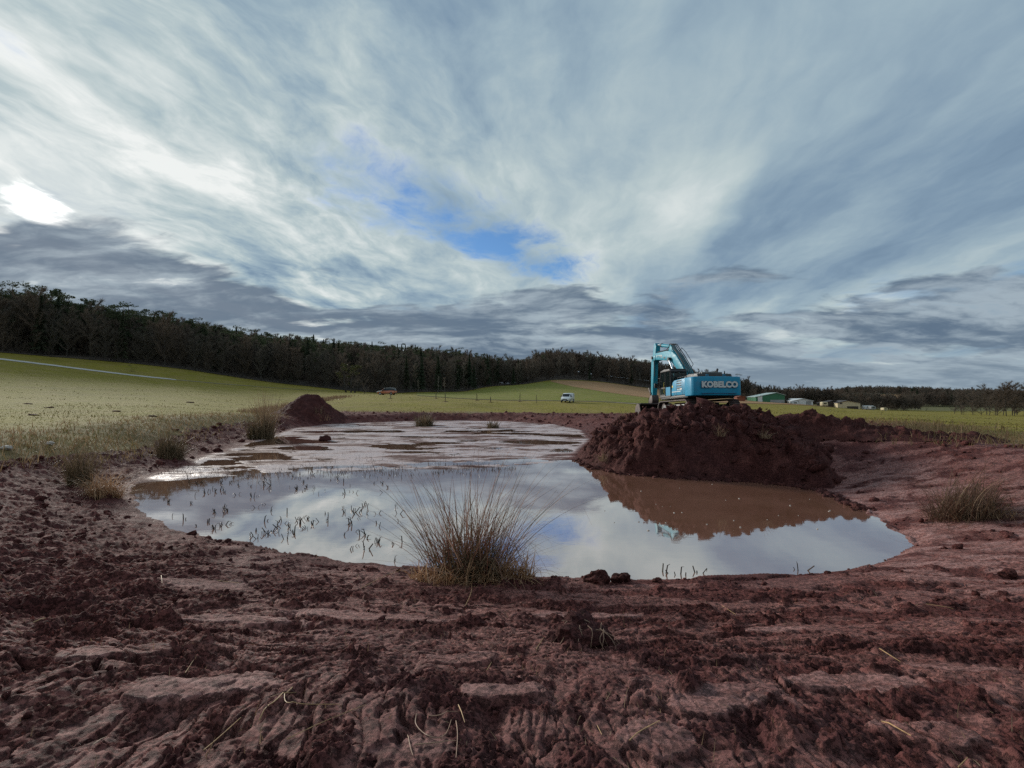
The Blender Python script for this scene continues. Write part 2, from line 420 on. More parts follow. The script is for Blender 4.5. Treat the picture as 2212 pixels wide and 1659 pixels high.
    h += smear * (.020 * drag - .014 * sst(tooth, .16, .0) * nearm + .010 * fbm(xs * 15, ys * 15, 4, 55) + .011 * grit * sst(fbm(xs * 2, ys * 2, 2, 79), -.1, .25) - .012 * sst(bil(dx_ * 7, dy_ * 7, 3, 58), .12, .02))
    # plates of clay that cracked apart
    pf1, pf2, pid = worley(wx * (2.0 * (1 - shore) + 1.0 * shore) + .5 * fbm(xs * 3, ys * 3, 3, 69), wy * (1.1 * (1 - shore) + 2.2 * shore) + .5 * fbm(xs * 3 + 8, ys * 3, 3, 70), 75)
    pedge = pf2 - pf1; pg = sst(fbm(xs * .9 + 4, ys * .9, 2, 76), -.12, .1) * sst(rs, 12, 7)
    h += pg * ((pid - .5) * .055 * sst(pedge, .02, .10) - .045 * sst(pedge, .075, .0) * sst(fbm(xs * 2.6, ys * 2.6, 2, 77), -.2, .1))
    # long tears between the slabs
    cx_ = wx * (1.9 * (1 - shore) + .35 * shore); cy_ = wy * (.38 * (1 - shore) + 1.9 * shore)
    c1 = np.abs(perlin(cx_ + .25 * perlin(dx_ * 4, dy_ * 4, 66), cy_, 61)); c2 = np.abs(perlin(cx_ * 2.2 + .4 * perlin(dx_ * 6, dy_ * 6, 67), cy_ * 2.2, 62))
    gate = sst(fbm(xs * 1.1, ys * 1.1, 3, 63), -.05, .22); gate2 = sst(fbm(xs * 1.7, ys * 1.7, 3, 68), -.05, .2)
    h -= (.075 * sst(c1, .075, .0) * gate + .038 * sst(c2, .10, .0) * gate2) * sst(rs, 12, 6)
    # lumps thrown up over everything
    f1, f2, cid = worley(wx * 2.6, wy * 2.6, 59)
    h += .07 * np.clip(1 - f1 * 2.2, 0, 1) ** .6 * (cid > .62) * rough * (.6 + bil(dx_ * 8, dy_ * 8, 2, 60))
    # ruts and swells
    h += 0.085 * fbm(xs * .75, ys * .42, 3, 71) * (1 - .4 * shore) * sst(rs, 1.0, 2.5)
    h += 0.07 * far * fbm(xs * 1.6, ys * 1.6, 3, 73) + .05 * leftd * fbm(xs * 1.3, ys * 1.3, 3, 74)
    # a few hollows seen in the foreground
    for hu, hv, hz, ra, rb, dep in ((95, 1305, .95, .26, .17, .16), (640, 1315, .9, .30, .10, .08), (1060, 1520, 1.05, .10, .17, .10), (520, 1420, 1.0, .30, .07, .07), (1640, 1560, 1.08, .07, .16, .10), (2090, 1390, .9, .35, .10, .08), (860, 1430, 1.0, .12, .22, .07), (330, 1560, 1.05, .22, .2, .06)):
        cx, cy = at_z(hu, hv, hz)
        h -= dep * np.exp(-((xs - cx) / ra) ** 2 - ((ys - cy) / rb) ** 2)
    h = h * (1 - .62 * slabs) + .016 * slabs
    zz = zz + h * act * sst(s, -.1, .7)
    # meadow unevenness
    zz = zz + (1 - mudm) * (0.05 * fbm(xs * .6, ys * .6, 3, 81) + .02 * fbm(xs * 3, ys * 3, 2, 82)) * sst(md, 0, 2)
    z[k] = zz
    if not full: return z
    sm[k] = smear
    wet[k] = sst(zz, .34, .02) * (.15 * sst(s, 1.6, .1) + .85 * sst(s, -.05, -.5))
    md_a[k] = md
    cl[k] = np.maximum(right * sst(rs2, -.08, .12), .62 * slabs)
    return z, sm, wet, md_a, cl
def gz(x, y): return float(ground(np.array([x]), np.array([y]))[0])
def hit(u, v):
    """first point of the land met along a sight line"""
    d = ray(u, v); d = d / d[1]
    Y = np.exp(np.linspace(math.log(1.2), math.log(1400), 2200))
    zl = EYE + d[2] * Y; g = ground(d[0] * Y, Y)
    k = np.argmax(zl <= g)
    if zl[k] > g[k]: k = len(Y) - 1
    return float(d[0] * Y[k]), float(Y[k]), float(g[k])


# ------------------------------------------------------------------ object helpers
def tag(o, label=None, cat=None, group=None, kind=None):
    if label: o['label'] = label
    if cat: o['category'] = cat
    if group: o['group'] = group
    if kind: o['kind'] = kind
    return o
def empty(name, loc, rot=(0, 0, 0), label=None, cat=None, group=None):
    o = bpy.data.objects.new(name, None); COL.objects.link(o)
    o.empty_display_size = 0.2
    o.location = loc; o.rotation_euler = rot
    return tag(o, label, cat, group)
def link(name, mesh, parent=None):
    o = bpy.data.objects.new(name, mesh); COL.objects.link(o)
    if parent is not None: o.parent = parent
    return o
def np_mesh(name, v, f, mat=None, smooth=False, attrs=None):
    """v (N,3); f (M,k) array of equal polygons"""
    me = bpy.data.meshes.new(name)
    v = np.asarray(v, np.float32); f = np.asarray(f, np.int32)
    k = f.shape[1]
    me.vertices.add(len(v)); me.vertices.foreach_set('co', v.ravel())
    me.loops.add(f.size); me.loops.foreach_set('vertex_index', f.ravel())
    me.polygons.add(len(f)); me.polygons.foreach_set('loop_start', np.arange(0, f.size, k, dtype=np.int32))
    me.update(calc_edges=True)
    me.validate()
    if smooth: me.polygons.foreach_set('use_smooth', np.ones(len(me.polygons), bool))
    for an, av in (attrs or {}).items():
        at = me.attributes.new(an, 'FLOAT', 'POINT'); at.data.foreach_set('value', np.asarray(av, np.float32))
    if mat: me.materials.append(mat)
    return me
def copy_tree(o, parent=None):
    c = o.copy(); COL.objects.link(c); c.parent = parent
    for ch in o.children: copy_tree(ch, c)
    return c

class MB:
    """collects simple solids, then becomes one mesh object"""
    def __init__(s): s.v = []; s.f = []; s.sm = []
    def raw(s, vs, fs, smooth=False):
        o = len(s.v); s.v += [tuple(p) for p in vs]; s.f += [tuple(i + o for i in q) for q in fs]; s.sm += [smooth] * len(fs)
        return s
    def bm(s, b, smooth=False, mat=None):
        b.verts.ensure_lookup_table(); b.verts.index_update()
        vs = [(mat @ v.co if mat else v.co) for v in b.verts]
        s.raw(vs, [[v.index for v in f.verts] for f in b.faces], smooth); b.free(); return s
    def box(s, lo, hi, bev=0.0, mat=None, seg=2):
        b = bmesh.new(); bmesh.ops.create_cube(b, size=1)
        for v in b.verts: v.co = Vector([(lo[i] + hi[i]) / 2 + v.co[i] * (hi[i] - lo[i]) for i in range(3)])
        if bev > 0: bmesh.ops.bevel(b, geom=list(b.edges), offset=bev, segments=seg, profile=.5, affect='EDGES')
        return s.bm(b, bev > 0, mat)
    def prism(s, pts, y0, y1, bev=0.0, seg=2, mat=None, axis='y'):
        """polygon in x-z (axis y), x-y (axis z) or y-z (axis x), pushed along the axis"""
        b = bmesh.new()
        mk = {'y': lambda p, t: (p[0], t, p[1]), 'z': lambda p, t: (p[0], p[1], t), 'x': lambda p, t: (t, p[0], p[1])}[axis]
        A = [b.verts.new(mk(p, y0)) for p in pts]; B = [b.verts.new(mk(p, y1)) for p in pts]
        b.faces.new(A); b.faces.new(B[::-1])
        n = len(pts)
        for i in range(n): b.faces.new((A[i], B[i], B[(i + 1) % n], A[(i + 1) % n])[::-1])
        bmesh.ops.recalc_face_normals(b, faces=list(b.faces))
        if bev > 0: bmesh.ops.bevel(b, geom=list(b.edges), offset=bev, segments=seg, profile=.5, affect='EDGES', clamp_overlap=True)
        return s.bm(b, bev > 0, mat)
    def tube(s, path, rad, n=8, cap=True, smooth=True):
        path = [Vector(p) for p in path]
        rads = rad if isinstance(rad, (list, tuple)) else [rad] * len(path)
        vs, fs = [], []; up = None
        for i, p in enumerate(path):
            t = (path[min(i + 1, len(path) - 1)] - path[max(i - 1, 0)]).normalized()
            if up is None: up = t.orthogonal().normalized()
            else:
                up = (up - t * up.dot(t))
                up = up.normalized() if up.length > 1e-6 else t.orthogonal().normalized()
            w = t.cross(up)
            for k in range(n):
                a = 2 * math.pi * k / n
                vs.append(p + (up * math.cos(a) + w * math.sin(a)) * rads[i])
        for i in range(len(path) - 1):
            for k in range(n):
                fs.append((i * n + k, i * n + (k + 1) % n, (i + 1) * n + (k + 1) % n, (i + 1) * n + k))
        if cap: fs += [tuple(range(n))[::-1], tuple(range((len(path) - 1) * n, len(path) * n))]
        return s.raw(vs, fs, smooth)
    def cyl(s, a, b, r, n=16): return s.tube([a, b], r, n, True, n > 8)
    def lump(s, c, r, seed=0, sub=2, amp=.3, sq=(1, 1, 1)):
        b = bmesh.new(); bmesh.ops.create_icosphere(b, subdivisions=sub, radius=1)
        rn = random.Random(seed); o = Vector((rn.random() * 50, rn.random() * 50, rn.random() * 50))
        from mathutils import noise as mn
        for v in b.verts:
            k = 1 + amp * mn.noise(v.co * 1.4 + o) + amp * .5 * mn.noise(v.co * 3.3 + o)
            v.co = Vector(c) + Vector((v.co.x * sq[0], v.co.y * sq[1], v.co.z * sq[2])) * (r * k)
        return s.bm(b, False)
    def mesh(s, name, mat):
        me = bpy.data.meshes.new(name); me.from_pydata([tuple(v) for v in s.v], [], s.f); me.update()
        me.polygons.foreach_set('use_smooth', s.sm)
        if any(s.sm):
            try: me.set_sharp_from_angle(angle=R(38))
            except Exception: pass
        if mat: me.materials.append(mat)
        return me
    def build(s, name, mat, parent=None): return link(name, s.mesh(name, mat), parent)


# ------------------------------------------------------------------ materials
def base_mat(name):
    m = bpy.data.materials.new(name); m.use_nodes = True
    m.node_tree.nodes.clear()
    N = NT(m.node_tree)
    p = N.new('ShaderNodeBsdfPrincipled'); o = N.new('ShaderNodeOutputMaterial'); N.l.new(p.outputs[0], o.inputs[0])
    return m, N, p
def bump(N, p, h, strength, dist):
    b = N.new('ShaderNodeBump'); N.l.new(h, b.inputs['Height']); b.inputs['Strength'].default_value = strength; b.inputs['Distance'].default_value = dist
    N.l.new(b.outputs[0], p.inputs['Normal'])
def obj_pos(N): return N.new('ShaderNodeTexCoord').outputs['Object']
def simple(name, col, rough=.5, metal=0.0, var=.12, scale=3.0, bumps=0.0, spec=.5, dirt=None, coat=0.0):
    """paint, rubber, metal: colour with soft wear and grime"""
    m, N, p = base_mat(name)
    P = obj_pos(N)
    n = N.noise(P, scale, 5, .6); n2 = N.noise(P, scale * 6, 4, .6)
    f = N.add(N.mul(n, .7), N.mul(n2, .3))
    c = N.mix(N.sstep(f, .3, .7), tuple(x * (1 - var) for x in col), tuple(min(1, x * (1 + var)) for x in col))
    if dirt: c = N.mix(N.mul(N.sstep(n, .5, .72), dirt[1]), c, dirt[0])
    N.l.new(c, p.inputs['Base Color'])
    N.l.new(N.lin(n2, .3, .7, max(.02, rough - .1), min(1, rough + .12)), p.inputs['Roughness'])
    p.inputs['Metallic'].default_value = metal
    p.inputs['Specular IOR Level'].default_value = spec
    if coat: p.inputs['Coat Weight'].default_value = coat; p.inputs['Coat Roughness'].default_value = .08
    if bumps: bump(N, p, n2, .4, bumps)
    return m

def make_mud(name='red_mud', use_attr=True, dk=1.0):
    m, N, p = base_mat(name)
    P = N.new('ShaderNodeNewGeometry').outputs['Position']
    sm = N.attr('smear') if use_attr else 0.0
    wet = N.attr('wet') if use_attr else 0.0
    n1 = N.noise(P, 2.2, 6, .62); n2 = N.noise(P, 14, 6, .65); n3 = N.noise(P, 48, 8, .75)
    big = N.noise(P, .35, 3, .5)
    streak = N.noise(N.vscale(P, 1.1, 6.0, 6.0), 1.6, 5, .6)
    dark = N.mix(N.sstep(n1, .35, .68), tuple(q * dk for q in (.088, .029, .027)), tuple(q * dk for q in (.160, .055, .048)))
    dark = N.mix(N.mul(N.sstep(n2, .52, .75), .6), dark, (.135, .060, .052))
    pale = N.mix(N.sstep(streak, .35, .66), (.225, .081, .068), (.330, .138, .115))
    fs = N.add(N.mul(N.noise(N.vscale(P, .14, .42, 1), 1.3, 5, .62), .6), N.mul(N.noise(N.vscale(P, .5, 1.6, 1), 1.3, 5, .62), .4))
    pale = N.mix(N.mul(N.sstep(n2, .5, .7), .45), pale, (.14, .062, .056))
    k = N.mul(sm, N.lin(n2, .25, .6, .35, 1.0)) if use_attr else N.mul(N.sstep(n1, .5, .75), .2)
    c = N.mix(k, dark, pale)
    speck = N.noise(N.vscale(P, 1.0, 1.0, 1.4), 23, 7, .72)
    clean = N.attr('clean') if use_attr else 0.0
    spk = N.mul(N.sstep(speck, .49, .40), .62)
    if use_attr:
        spk = N.mul(spk, N.sub(1.0, N.mul(clean, .65)))
        c = N.mix(N.mul(clean, .85), c, N.mix(N.sstep(streak, .38, .6), (.27, .115, .098), (.40, .215, .195)))
    c = N.mix(spk, c, (.055, .019, .016))
    c = N.mix(N.mul(N.sstep(n3, .60, .8), .3), c, (.22, .12, .10))
    c = N.mix(N.mul(N.sstep(n2, .50, .32), .45), c, (.042, .017, .017))
    fl = N.noise(N.vscale(P, 1.0, 1.6, 1.0), 7, 5, .7)
    c = N.mix(N.mul(N.sstep(fl, .60, .74), .35), c, (.30, .16, .14))
    c = N.mix(N.mul(N.sstep(big, .45, .7), .25), c, (.085, .042, .048))
    if use_attr:
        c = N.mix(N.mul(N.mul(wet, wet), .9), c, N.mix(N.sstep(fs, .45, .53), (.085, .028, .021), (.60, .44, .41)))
    N.l.new(c, p.inputs['Base Color'])
    r = N.lin(n2, .3, .7, .80, .98)
    r = N.sub(r, N.mul(N.mul(k, N.lin(streak, .3, .7, .1, 1)), .22))
    if use_attr: r = N.sub(r, N.mul(wet, N.lin(fs, .45, .53, .05, .60)))
    N.l.new(N.m('MAXIMUM', r, .22), p.inputs['Roughness'])
    spc = N.lin(k, 0, 1, .10, .30)
    if use_attr: spc = N.add(spc, N.mul(N.mul(wet, wet), N.lin(fs, .44, .54, .15, 1.0)))
    N.l.new(spc, p.inputs['Specular IOR Level'])
    hgt = N.add(N.add(N.mul(n2, .4), N.mul(n3, .4)), N.mul(N.sstep(speck, .38, .52), .5))
    bump(N, p, hgt, 1.0, .035)
    if use_attr:
        bn = [n for n in N.n if n.type == 'BUMP'][0]; N.l.new(N.sub(1.0, N.mul(wet, .82)), bn.inputs['Strength'])
    return m
M_MUD = make_mud()
M_SOIL = make_mud('loose_red_soil', False, .66)

def make_meadow(name, cols, straw, sc=1.0):
    m, N, p = base_mat(name)
    P = N.new('ShaderNodeNewGeometry').outputs['Position']
    sep = N.new('ShaderNodeSeparateXYZ'); N.l.new(P, sep.inputs[0])
    flatP = N.xyz(sep.outputs[0], sep.outputs[1])
    a = N.noise(flatP, .035 * sc, 4, .6); b = N.noise(flatP, .22 * sc, 5, .65); c3 = N.noise(flatP, 1.6 * sc, 5, .7); d = N.noise(flatP, 9 * sc, 3, .7)
    rows = N.noise(N.vscale(flatP, .16, 1.0, 1), .35 * sc, 4, .6)
    c = N.mix(N.sstep(a, .35, .65), cols[0], cols[1])
    c = N.mix(N.mul(N.sstep(rows, .42, .7), .55), c, cols[2])
    c = N.mix(N.mul(N.sstep(b, .42, .62), .75), c, straw)
    pt = N.noise(flatP, .09 * sc, 6, .7)
    c = N.mix(N.mul(N.sstep(pt, .48, .66), .55), c, tuple(x * .6 for x in cols[1]))
    c = N.mix(N.mul(N.sstep(c3, .42, .62), .6), c, tuple(x * .55 for x in cols[0]))
    c = N.mix(N.mul(N.sstep(d, .5, .8), .35), c, tuple(min(1, x * 1.35) for x in straw))
    edge = N.attr('brown')
    c = N.mix(N.mul(edge, N.lin(b, .25, .6, .55, 1.0)), c, N.mix(c3, (.12, .084, .048), (.205, .148, .080)))
    N.l.new(c, p.inputs['Base Color'])
    p.inputs['Roughness'].default_value = .95
    p.inputs['Specular IOR Level'].default_value = .12
    bump(N, p, N.add(N.mul(c3, .6), N.mul(d, .4)), .8, .12)
    return m
M_MEADOW = make_meadow('meadow_turf', ((.215, .186, .020), (.245, .200, .028), (.255, .195, .045)), (.28, .205, .070))
M_FIELD = make_meadow('winter_crop', ((.175, .195, .024), (.205, .205, .032), (.22, .195, .045)), (.25, .20, .07))
M_STUB = make_meadow('stubble_soil', ((.36, .195, .095), (.40, .225, .115), (.33, .19, .09)), (.36, .24, .13))
M_GREENF = make_meadow('far_crop', ((.085, .115, .040), (.11, .13, .048), (.115, .12, .05)), (.15, .135, .065))

M_WATER, Nw, pw = base_mat('muddy_water')
Pw = Nw.new('ShaderNodeNewGeometry').outputs['Position']
nw = Nw.noise(Pw, .5, 3, .5)
Nw.l.new(Nw.mix(Nw.sstep(nw, .3, .7), (.24, .112, .072), (.29, .142, .094)), pw.inputs['Base Color'])
pw.inputs['Roughness'].default_value = .025
pw.inputs['IOR'].default_value = 4.0
rip = Nw.add(Nw.mul(Nw.noise(Nw.vscale(Pw, 1, 2.2, 1), 2.0, 3, .5), .7), Nw.mul(Nw.noise(Pw, 14, 2, .5), .05))
pw.inputs['Coat Weight'].default_value = 1.0; pw.inputs['Coat IOR'].default_value = 2.4; pw.inputs['Coat Roughness'].default_value = .02
bump(Nw, pw, rip, .10, .02)


# ------------------------------------------------------------------ the land sheet
def build_land():
    fine = np.arange(-R(60), R(60), .0029)
    rest = np.linspace(R(60), 2 * math.pi - R(60), 70)
    th = np.concatenate([fine, rest[:-1]]); nt = len(th)
    def rng(a, b, q): return np.exp(np.arange(math.log(a), math.log(b), q))
    rr = np.concatenate([[.05, .3, .6, .9, 1.15], rng(1.35, 9, .0031), rng(9, 62, .0056), rng(62, 420, .022), rng(420, 3000, .07), [3000., 6000.]])
    nr = len(rr)
    T, Q = np.meshgrid(th, rr)
    x, y = Q * np.sin(T), Q * np.cos(T)
    z, sm, wet, md, cl = ground(x.ravel(), y.ravel(), True)
    v = np.stack([x.ravel(), y.ravel(), z], 1)
    i = np.arange(nr - 1)[:, None] * nt; j = np.arange(nt)[None, :]; j2 = (j + 1) % nt
    f = np.stack([i + j, i + j2, i + nt + j2, i + nt + j], -1).reshape(-1, 4)[:, ::-1]
    fm = md[f].mean(1) + .55 * fbm(v[f[:, 0], 0] * .9, v[f[:, 0], 1] * .9, 3, 131)
    far = np.hypot(v[f[:, 0], 0], v[f[:, 0], 1]) > 420
    mud = fm < 0
    def sub(sel, name, mat, at):
        ff = f[sel]; u, inv = np.unique(ff, return_inverse=True)
        me = np_mesh(name, v[u], inv.reshape(ff.shape), mat, True, {k: a[u] for k, a in at.items()})
        return tag(link(name, me), kind='structure')
    brown = np.clip(sst(md, 6.5, .2) + .35 * fbm(v[:, 0] * .25, v[:, 1] * .25, 3, 140) * sst(md, 16, 4), 0, 1)
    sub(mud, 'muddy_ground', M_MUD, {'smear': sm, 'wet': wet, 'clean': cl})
    sub(~mud & ~far, 'meadow', M_MEADOW, {'brown': brown})
    sub(~mud & far, 'distant_hills', M_GREENF, {'brown': np.full(len(v), .35)})
build_land()

def drape(name, uv_rows, mat, lift=.05, kind='structure', nu=60, nv=10, brown=0.0):
    """a sheet laid over the land between two lines of sight readings [(u, Y_near, Y_far)]"""
    us = np.array([q[0] for q in uv_rows], float); y0 = np.array([q[1] for q in uv_rows], float); y1 = np.array([q[2] for q in uv_rows], float)
    uu = np.linspace(us[0], us[-1], nu); a = np.interp(uu, us, y0); b = np.interp(uu, us, y1)
    t = np.linspace(0, 1, nv)
    Y = a[:, None] * (1 - t) + b[:, None] * t; Y = Y * (1 + .004 * fbm(uu[:, None] * .03 + 0 * Y, Y * .05, 2, 5))
    X = (uu[:, None] - CU) / FPX * Y
    Z = ground(X.ravel(), Y.ravel()) + lift
    v = np.stack([X.ravel(), Y.ravel(), Z], 1)
    i = np.arange(nu - 1)[:, None] * nv; j = np.arange(nv - 1)[None, :]
    f = np.stack([i + j, i + nv + j, i + nv + j + 1, i + j + 1], -1).reshape(-1, 4)
    me = np_mesh(name, v, f, mat, True, {'brown': np.full(len(v), brown)})
    return tag(link(name, me), kind=kind)
def y_at(u, v): return hit(u, v)[1]
drape('ploughed_field', [(1190, 292, 300), (1240, 240, 304), (1300, 200, 309), (1400, 160, 310), (1500, 150, 308), (1590, 155, 300), (1700, 185, 285), (1800, 205, 262), (1880, 225, 252)], M_STUB, .12, nu=110, nv=26)
drape('crop_field', [(900, 112, 196), (960, 108, 208), (1000, 106, 218), (1060, 104, 245), (1100, 103, 268), (1150, 102, 284), (1190, 101, 291), (1240, 100, 239), (1300, 99, 199), (1400, 97, 159)], M_FIELD, .10, nu=110, nv=34)
M_TRACK = simple('pale_gravel', (.46, .43, .40), .9, var=.2, scale=.6)
drape('pale_field', [(1780, 700, 842), (1850, 702, 846), (1960, 705, 846), (2060, 720, 830)], M_STUB, .3, nu=40, nv=12)
drape('gravel_track', [(-420, 118, 122), (-100, 126, 130), (0, 131.0, 135.2), (120, 134, 138.2), (240, 136.5, 140.2), (350, 139, 142), (380, 140.5, 142.3)], M_TRACK, .08, nu=90, nv=3)
M_TRACKG = simple('worn_grass', (.21, .17, .095), .95, var=.25, scale=.4)
drape('grassy_track', [(380, 140.5, 142.3), (480, 146, 147.5), (600, 156, 157.4), (740, 168, 169.4)], M_TRACKG, .08, nu=60, nv=3)
drape('field_margin', [(900, 110, 112), (1000, 104.5, 106.5), (1100, 101.5, 103), (1200, 99, 100.6), (1300, 97, 99), (1380, 92, 97)], M_TRACKG, .06, nu=60, nv=3, brown=1)

wx0, wx1, wy0, wy1 = -24, 16, 5.2, 56
wme = np_mesh('pond_water', [(wx0, wy0, 0), (wx1, wy0, 0), (wx1, wy1, 0), (wx0, wy1, 0)], [(0, 1, 2, 3)], M_WATER)
tag(link('pond_water', wme), kind='structure')

# ------------------------------------------------------------------ heaps of dug soil
def heap(name, xr, yr, step, hfun, label, cat, clod=1.0, seed=0):
    xs = np.arange(xr[0], xr[1], step); ys = np.arange(yr[0], yr[1], step)
    X, Y = np.meshgrid(xs, ys); x, y = X.ravel(), Y.ravel()
    wx = x + .35 * fbm(x * .8, y * .8, 3, seed); wy = y + .35 * fbm(x * .8 + 30, y * .8, 3, seed + 1)
    z0, skirt = hfun(wx, wy)
    f1, _, c1 = worley(x * 1.7, y * 1.7, seed + 2); f2, _, c2 = worley(x * 4.2, y * 4.2, seed + 3); f3, _, c3 = worley(x * 9, y * 9, seed + 4)
    rel = .22 * (1 - np.clip(f1 * 1.1, 0, 1)) * (.3 + c1) + .11 * (1 - np.clip(f2 * 1.15, 0, 1)) * (.3 + c2) + .045 * (1 - np.clip(f3 * 1.2, 0, 1)) * (.2 + c3)
    rel += .34 * fbm(x * .8, y * .8, 4, seed + 5) - .12
    xq = x + .1 * fbm(x * 4, y * 4, 2, seed + 9)
    bl_ = sum(a_ * np.abs(perlin(xq * f_, y * f_, seed + 10 + i_)) for i_, (f_, a_) in enumerate([(1.6, .30), (3.6, .20), (7.5, .12)]))
    rel = .45 * rel + bl_ - .22
    z = z0 + clod * rel * sst(skirt, -.05, .7)
    # slumped lumps lean outwards, so the steep face is not a plain height step
    kf = sst(skirt, .05, .8)
    x2 = x + clod * kf * .22 * fbm(x * 2.2, z * 2.2 + y, 3, seed + 7); y2 = y - clod * kf * .20 * fbm(x * 2.2 + 11, z * 2.2 + y, 3, seed + 8)
    g = ground(x, y)
    keep = (z > g - .25) & (skirt > -.5)
    ny, nx = X.shape
    i = np.arange(ny - 1)[:, None] * nx; j = np.arange(nx - 1)[None, :]
    f = np.stack([i + j, i + j + 1, i + nx + j + 1, i + nx + j], -1).reshape(-1, 4)
    f = f[keep[f].all(1)]
    u, inv = np.unique(f, return_inverse=True)
    v = np.stack([x2, y2, z], 1)[u]
    me = np_mesh(name, v, inv.reshape(f.shape), M_SOIL, True)
    return tag(link(name, me), label, cat), (x, y, z, skirt)

BIG = np.array([at_z(*p) for p in [(1243, 989), (1275, 1008), (1350, 1024), (1500, 1034), (1650, 1042), (1762, 1055)]] + [at_z(1806, 1040, .25), at_z(1815, 1000, .7), (12.9, 20.5), (14.6, 23.5), (14.6, 29.5), (12, 32.8), (8.2, 33.6), (5.6, 29.5), (3.6, 24.5)])
def big_h(x, y):
    t = sdf(BIG, x, y); t = -t
    uu = CU + FPX * x / np.maximum(y, 1)
    hm = np.interp(uu, [1240, 1275, 1310, 1360, 1420, 1480, 1600, 1650, 1700, 1760, 1830], [.5, .85, 1.25, 1.85, 2.20, 2.34, 2.28, 1.98, 1.78, 1.45, 1.0])
    back = sst(y, 19.5, 22.5)
    hm = hm + .10 * fbm(x * .6, y * .6, 2, 77)
    hm = hm * (1 - back) + np.minimum(hm, 1.70 - .55 * sst(y, 28.5, 31)) * back
    base = ground(x, y)
    k = 1 - np.exp(-np.clip(t, 0, 9) / .75)
    z = np.maximum(base, 0) * (1 - k) + hm * k
    return np.where(t < 0, np.maximum(base, 0) - np.clip(-t * 2.2, 0, .6), z), t
earth_mound, BIGPTS = heap('earth_mound', (1.5, 17), (13, 35), .05, big_h, 'big dark red earth mound beside the pond, carrying the blue excavator', 'earth mound', 1.3, 200)

RP = np.array([[*at_y(u, 900, Y)[:2], z, w] for u, Y, z, w in [(1640, 20.5, 1.75, 1.3), (1700, 19.5, 1.98, 1.2), (1745, 19.0, 2.18, .75), (1790, 18.6, 1.95, .9), (1850, 18, 1.82, 1.0), (1930, 17.2, 1.62, .9), (2000, 16.6, 1.52, .8), (2085, 16, 1.40, .7)]])
def ridge_h(x, y):
    base = ground(x, y); best = np.full(x.shape, -9.0); z = base - .4
    for a, b in zip(RP[:-1], RP[1:]):
        ex, ey = b[0] - a[0], b[1] - a[1]; t = np.clip(((x - a[0]) * ex + (y - a[1]) * ey) / (ex * ex + ey * ey), 0, 1)
        d = np.hypot(x - a[0] - t * ex, y - a[1] - t * ey); w = a[3] + (b[3] - a[3]) * t; top = a[2] + (b[2] - a[2]) * t
        q = 1 - d / (w * 1.5)
        zz = base + (top + .05 - base) * np.clip(q, 0, 1) ** .8
        n = q > best; z = np.where(n & (q > 0), zz, z); best = np.maximum(best, q)
    return z, best
heap('soil_ridge', (8, 18.5), (12, 24), .05, ridge_h, 'long jagged ridge of dark red soil running right from the big mound', 'soil heap', .8, 230)
cxh, cyh = at_y(668, 896, 50)[:2]
def cone_h(x, y):
    d = np.hypot((x - cxh) / 1.05, (y - cyh)); b = ground(x, y)
    q = np.interp(d, [0, .5, 1.0, 1.6, 2.3, 3.0, 3.6, 4.2], [1, .97, .86, .64, .36, .13, .02, -.2])
    return b + 2.12 * q, (3.4 - d) / 1.2
heap('soil_cone', (cxh - 5, cxh + 5), (cyh - 5, cyh + 5), .08, cone_h, 'small conical heap of dark red soil at the edge of the left meadow', 'soil heap', .34, 260)

# loose clods and crumbs (nobody could count them)
def scatter_lumps(name, pts, sizes, mat, label, sub=1, seed=0):
    protos = []
    for k in range(10):
        mb = MB().lump((0, 0, 0), 1, seed * 31 + k, sub, 1.0, (1, .8 + .04 * k, .75))
        protos.append((np.array([tuple(p) for p in mb.v]), np.array(mb.f)))
    rn = np.random.default_rng(seed); V_, F_, o = [], [], 0
    for i, (p, s) in enumerate(zip(pts, sizes)):
        v, f = protos[i % 10]; a = rn.random() * 6.28; tl = rn.normal(0, .5)
        ca, sa = math.cos(a), math.sin(a); ct, st = math.cos(tl), math.sin(tl)
        Rm = np.array([[ca, -sa, 0], [sa, ca, 0], [0, 0, 1]]) @ np.array([[1, 0, 0], [0, ct, -st], [0, st, ct]])
        V_.append(v @ Rm.T * s + p); F_.append(f + o); o += len(v)
    me = np_mesh(name, np.concatenate(V_), np.concatenate(F_), mat, False)
    return tag(link(name, me), label, None, None, 'stuff')
def sur(pts, n, seed, lo=.15):
    x, y, z, t = pts; rn = np.random.default_rng(seed)
    k = np.flatnonzero((t > -.1) & (z > lo)); k = rn.choice(k, n)
    return np.stack([x[k], y[k], z[k]], 1)
q = sur(BIGPTS, 2600, 5); s_ = RNG.lognormal(-2.95, .55, len(q)).clip(.025, .22); s_[:70] = RNG.uniform(.14, .34, 70)
uu = (RNG.random(700) * .9 + .02); base_line = np.array([at_z(*p) for p in [(1243, 992), (1275, 1010), (1350, 1026), (1500, 1036), (1650, 1044), (1765, 1057), (1830, 1085), (1930, 1140)]])
tl = uu * (len(base_line) - 1); ii = tl.astype(int); fr = (tl - ii)[:, None]
bl = base_line[ii] * (1 - fr) + base_line[ii + 1] * fr + RNG.normal(0, .10, (700, 2)) + np.array([0, .12])
q = np.concatenate([q, np.column_stack([bl, np.full(700, .0)])]); s_ = np.concatenate([s_, RNG.lognormal(-3.0, .5, 700).clip(.02, .14)])
scatter_lumps('mound_clods', q, s_, M_SOIL, None, 1, 3)
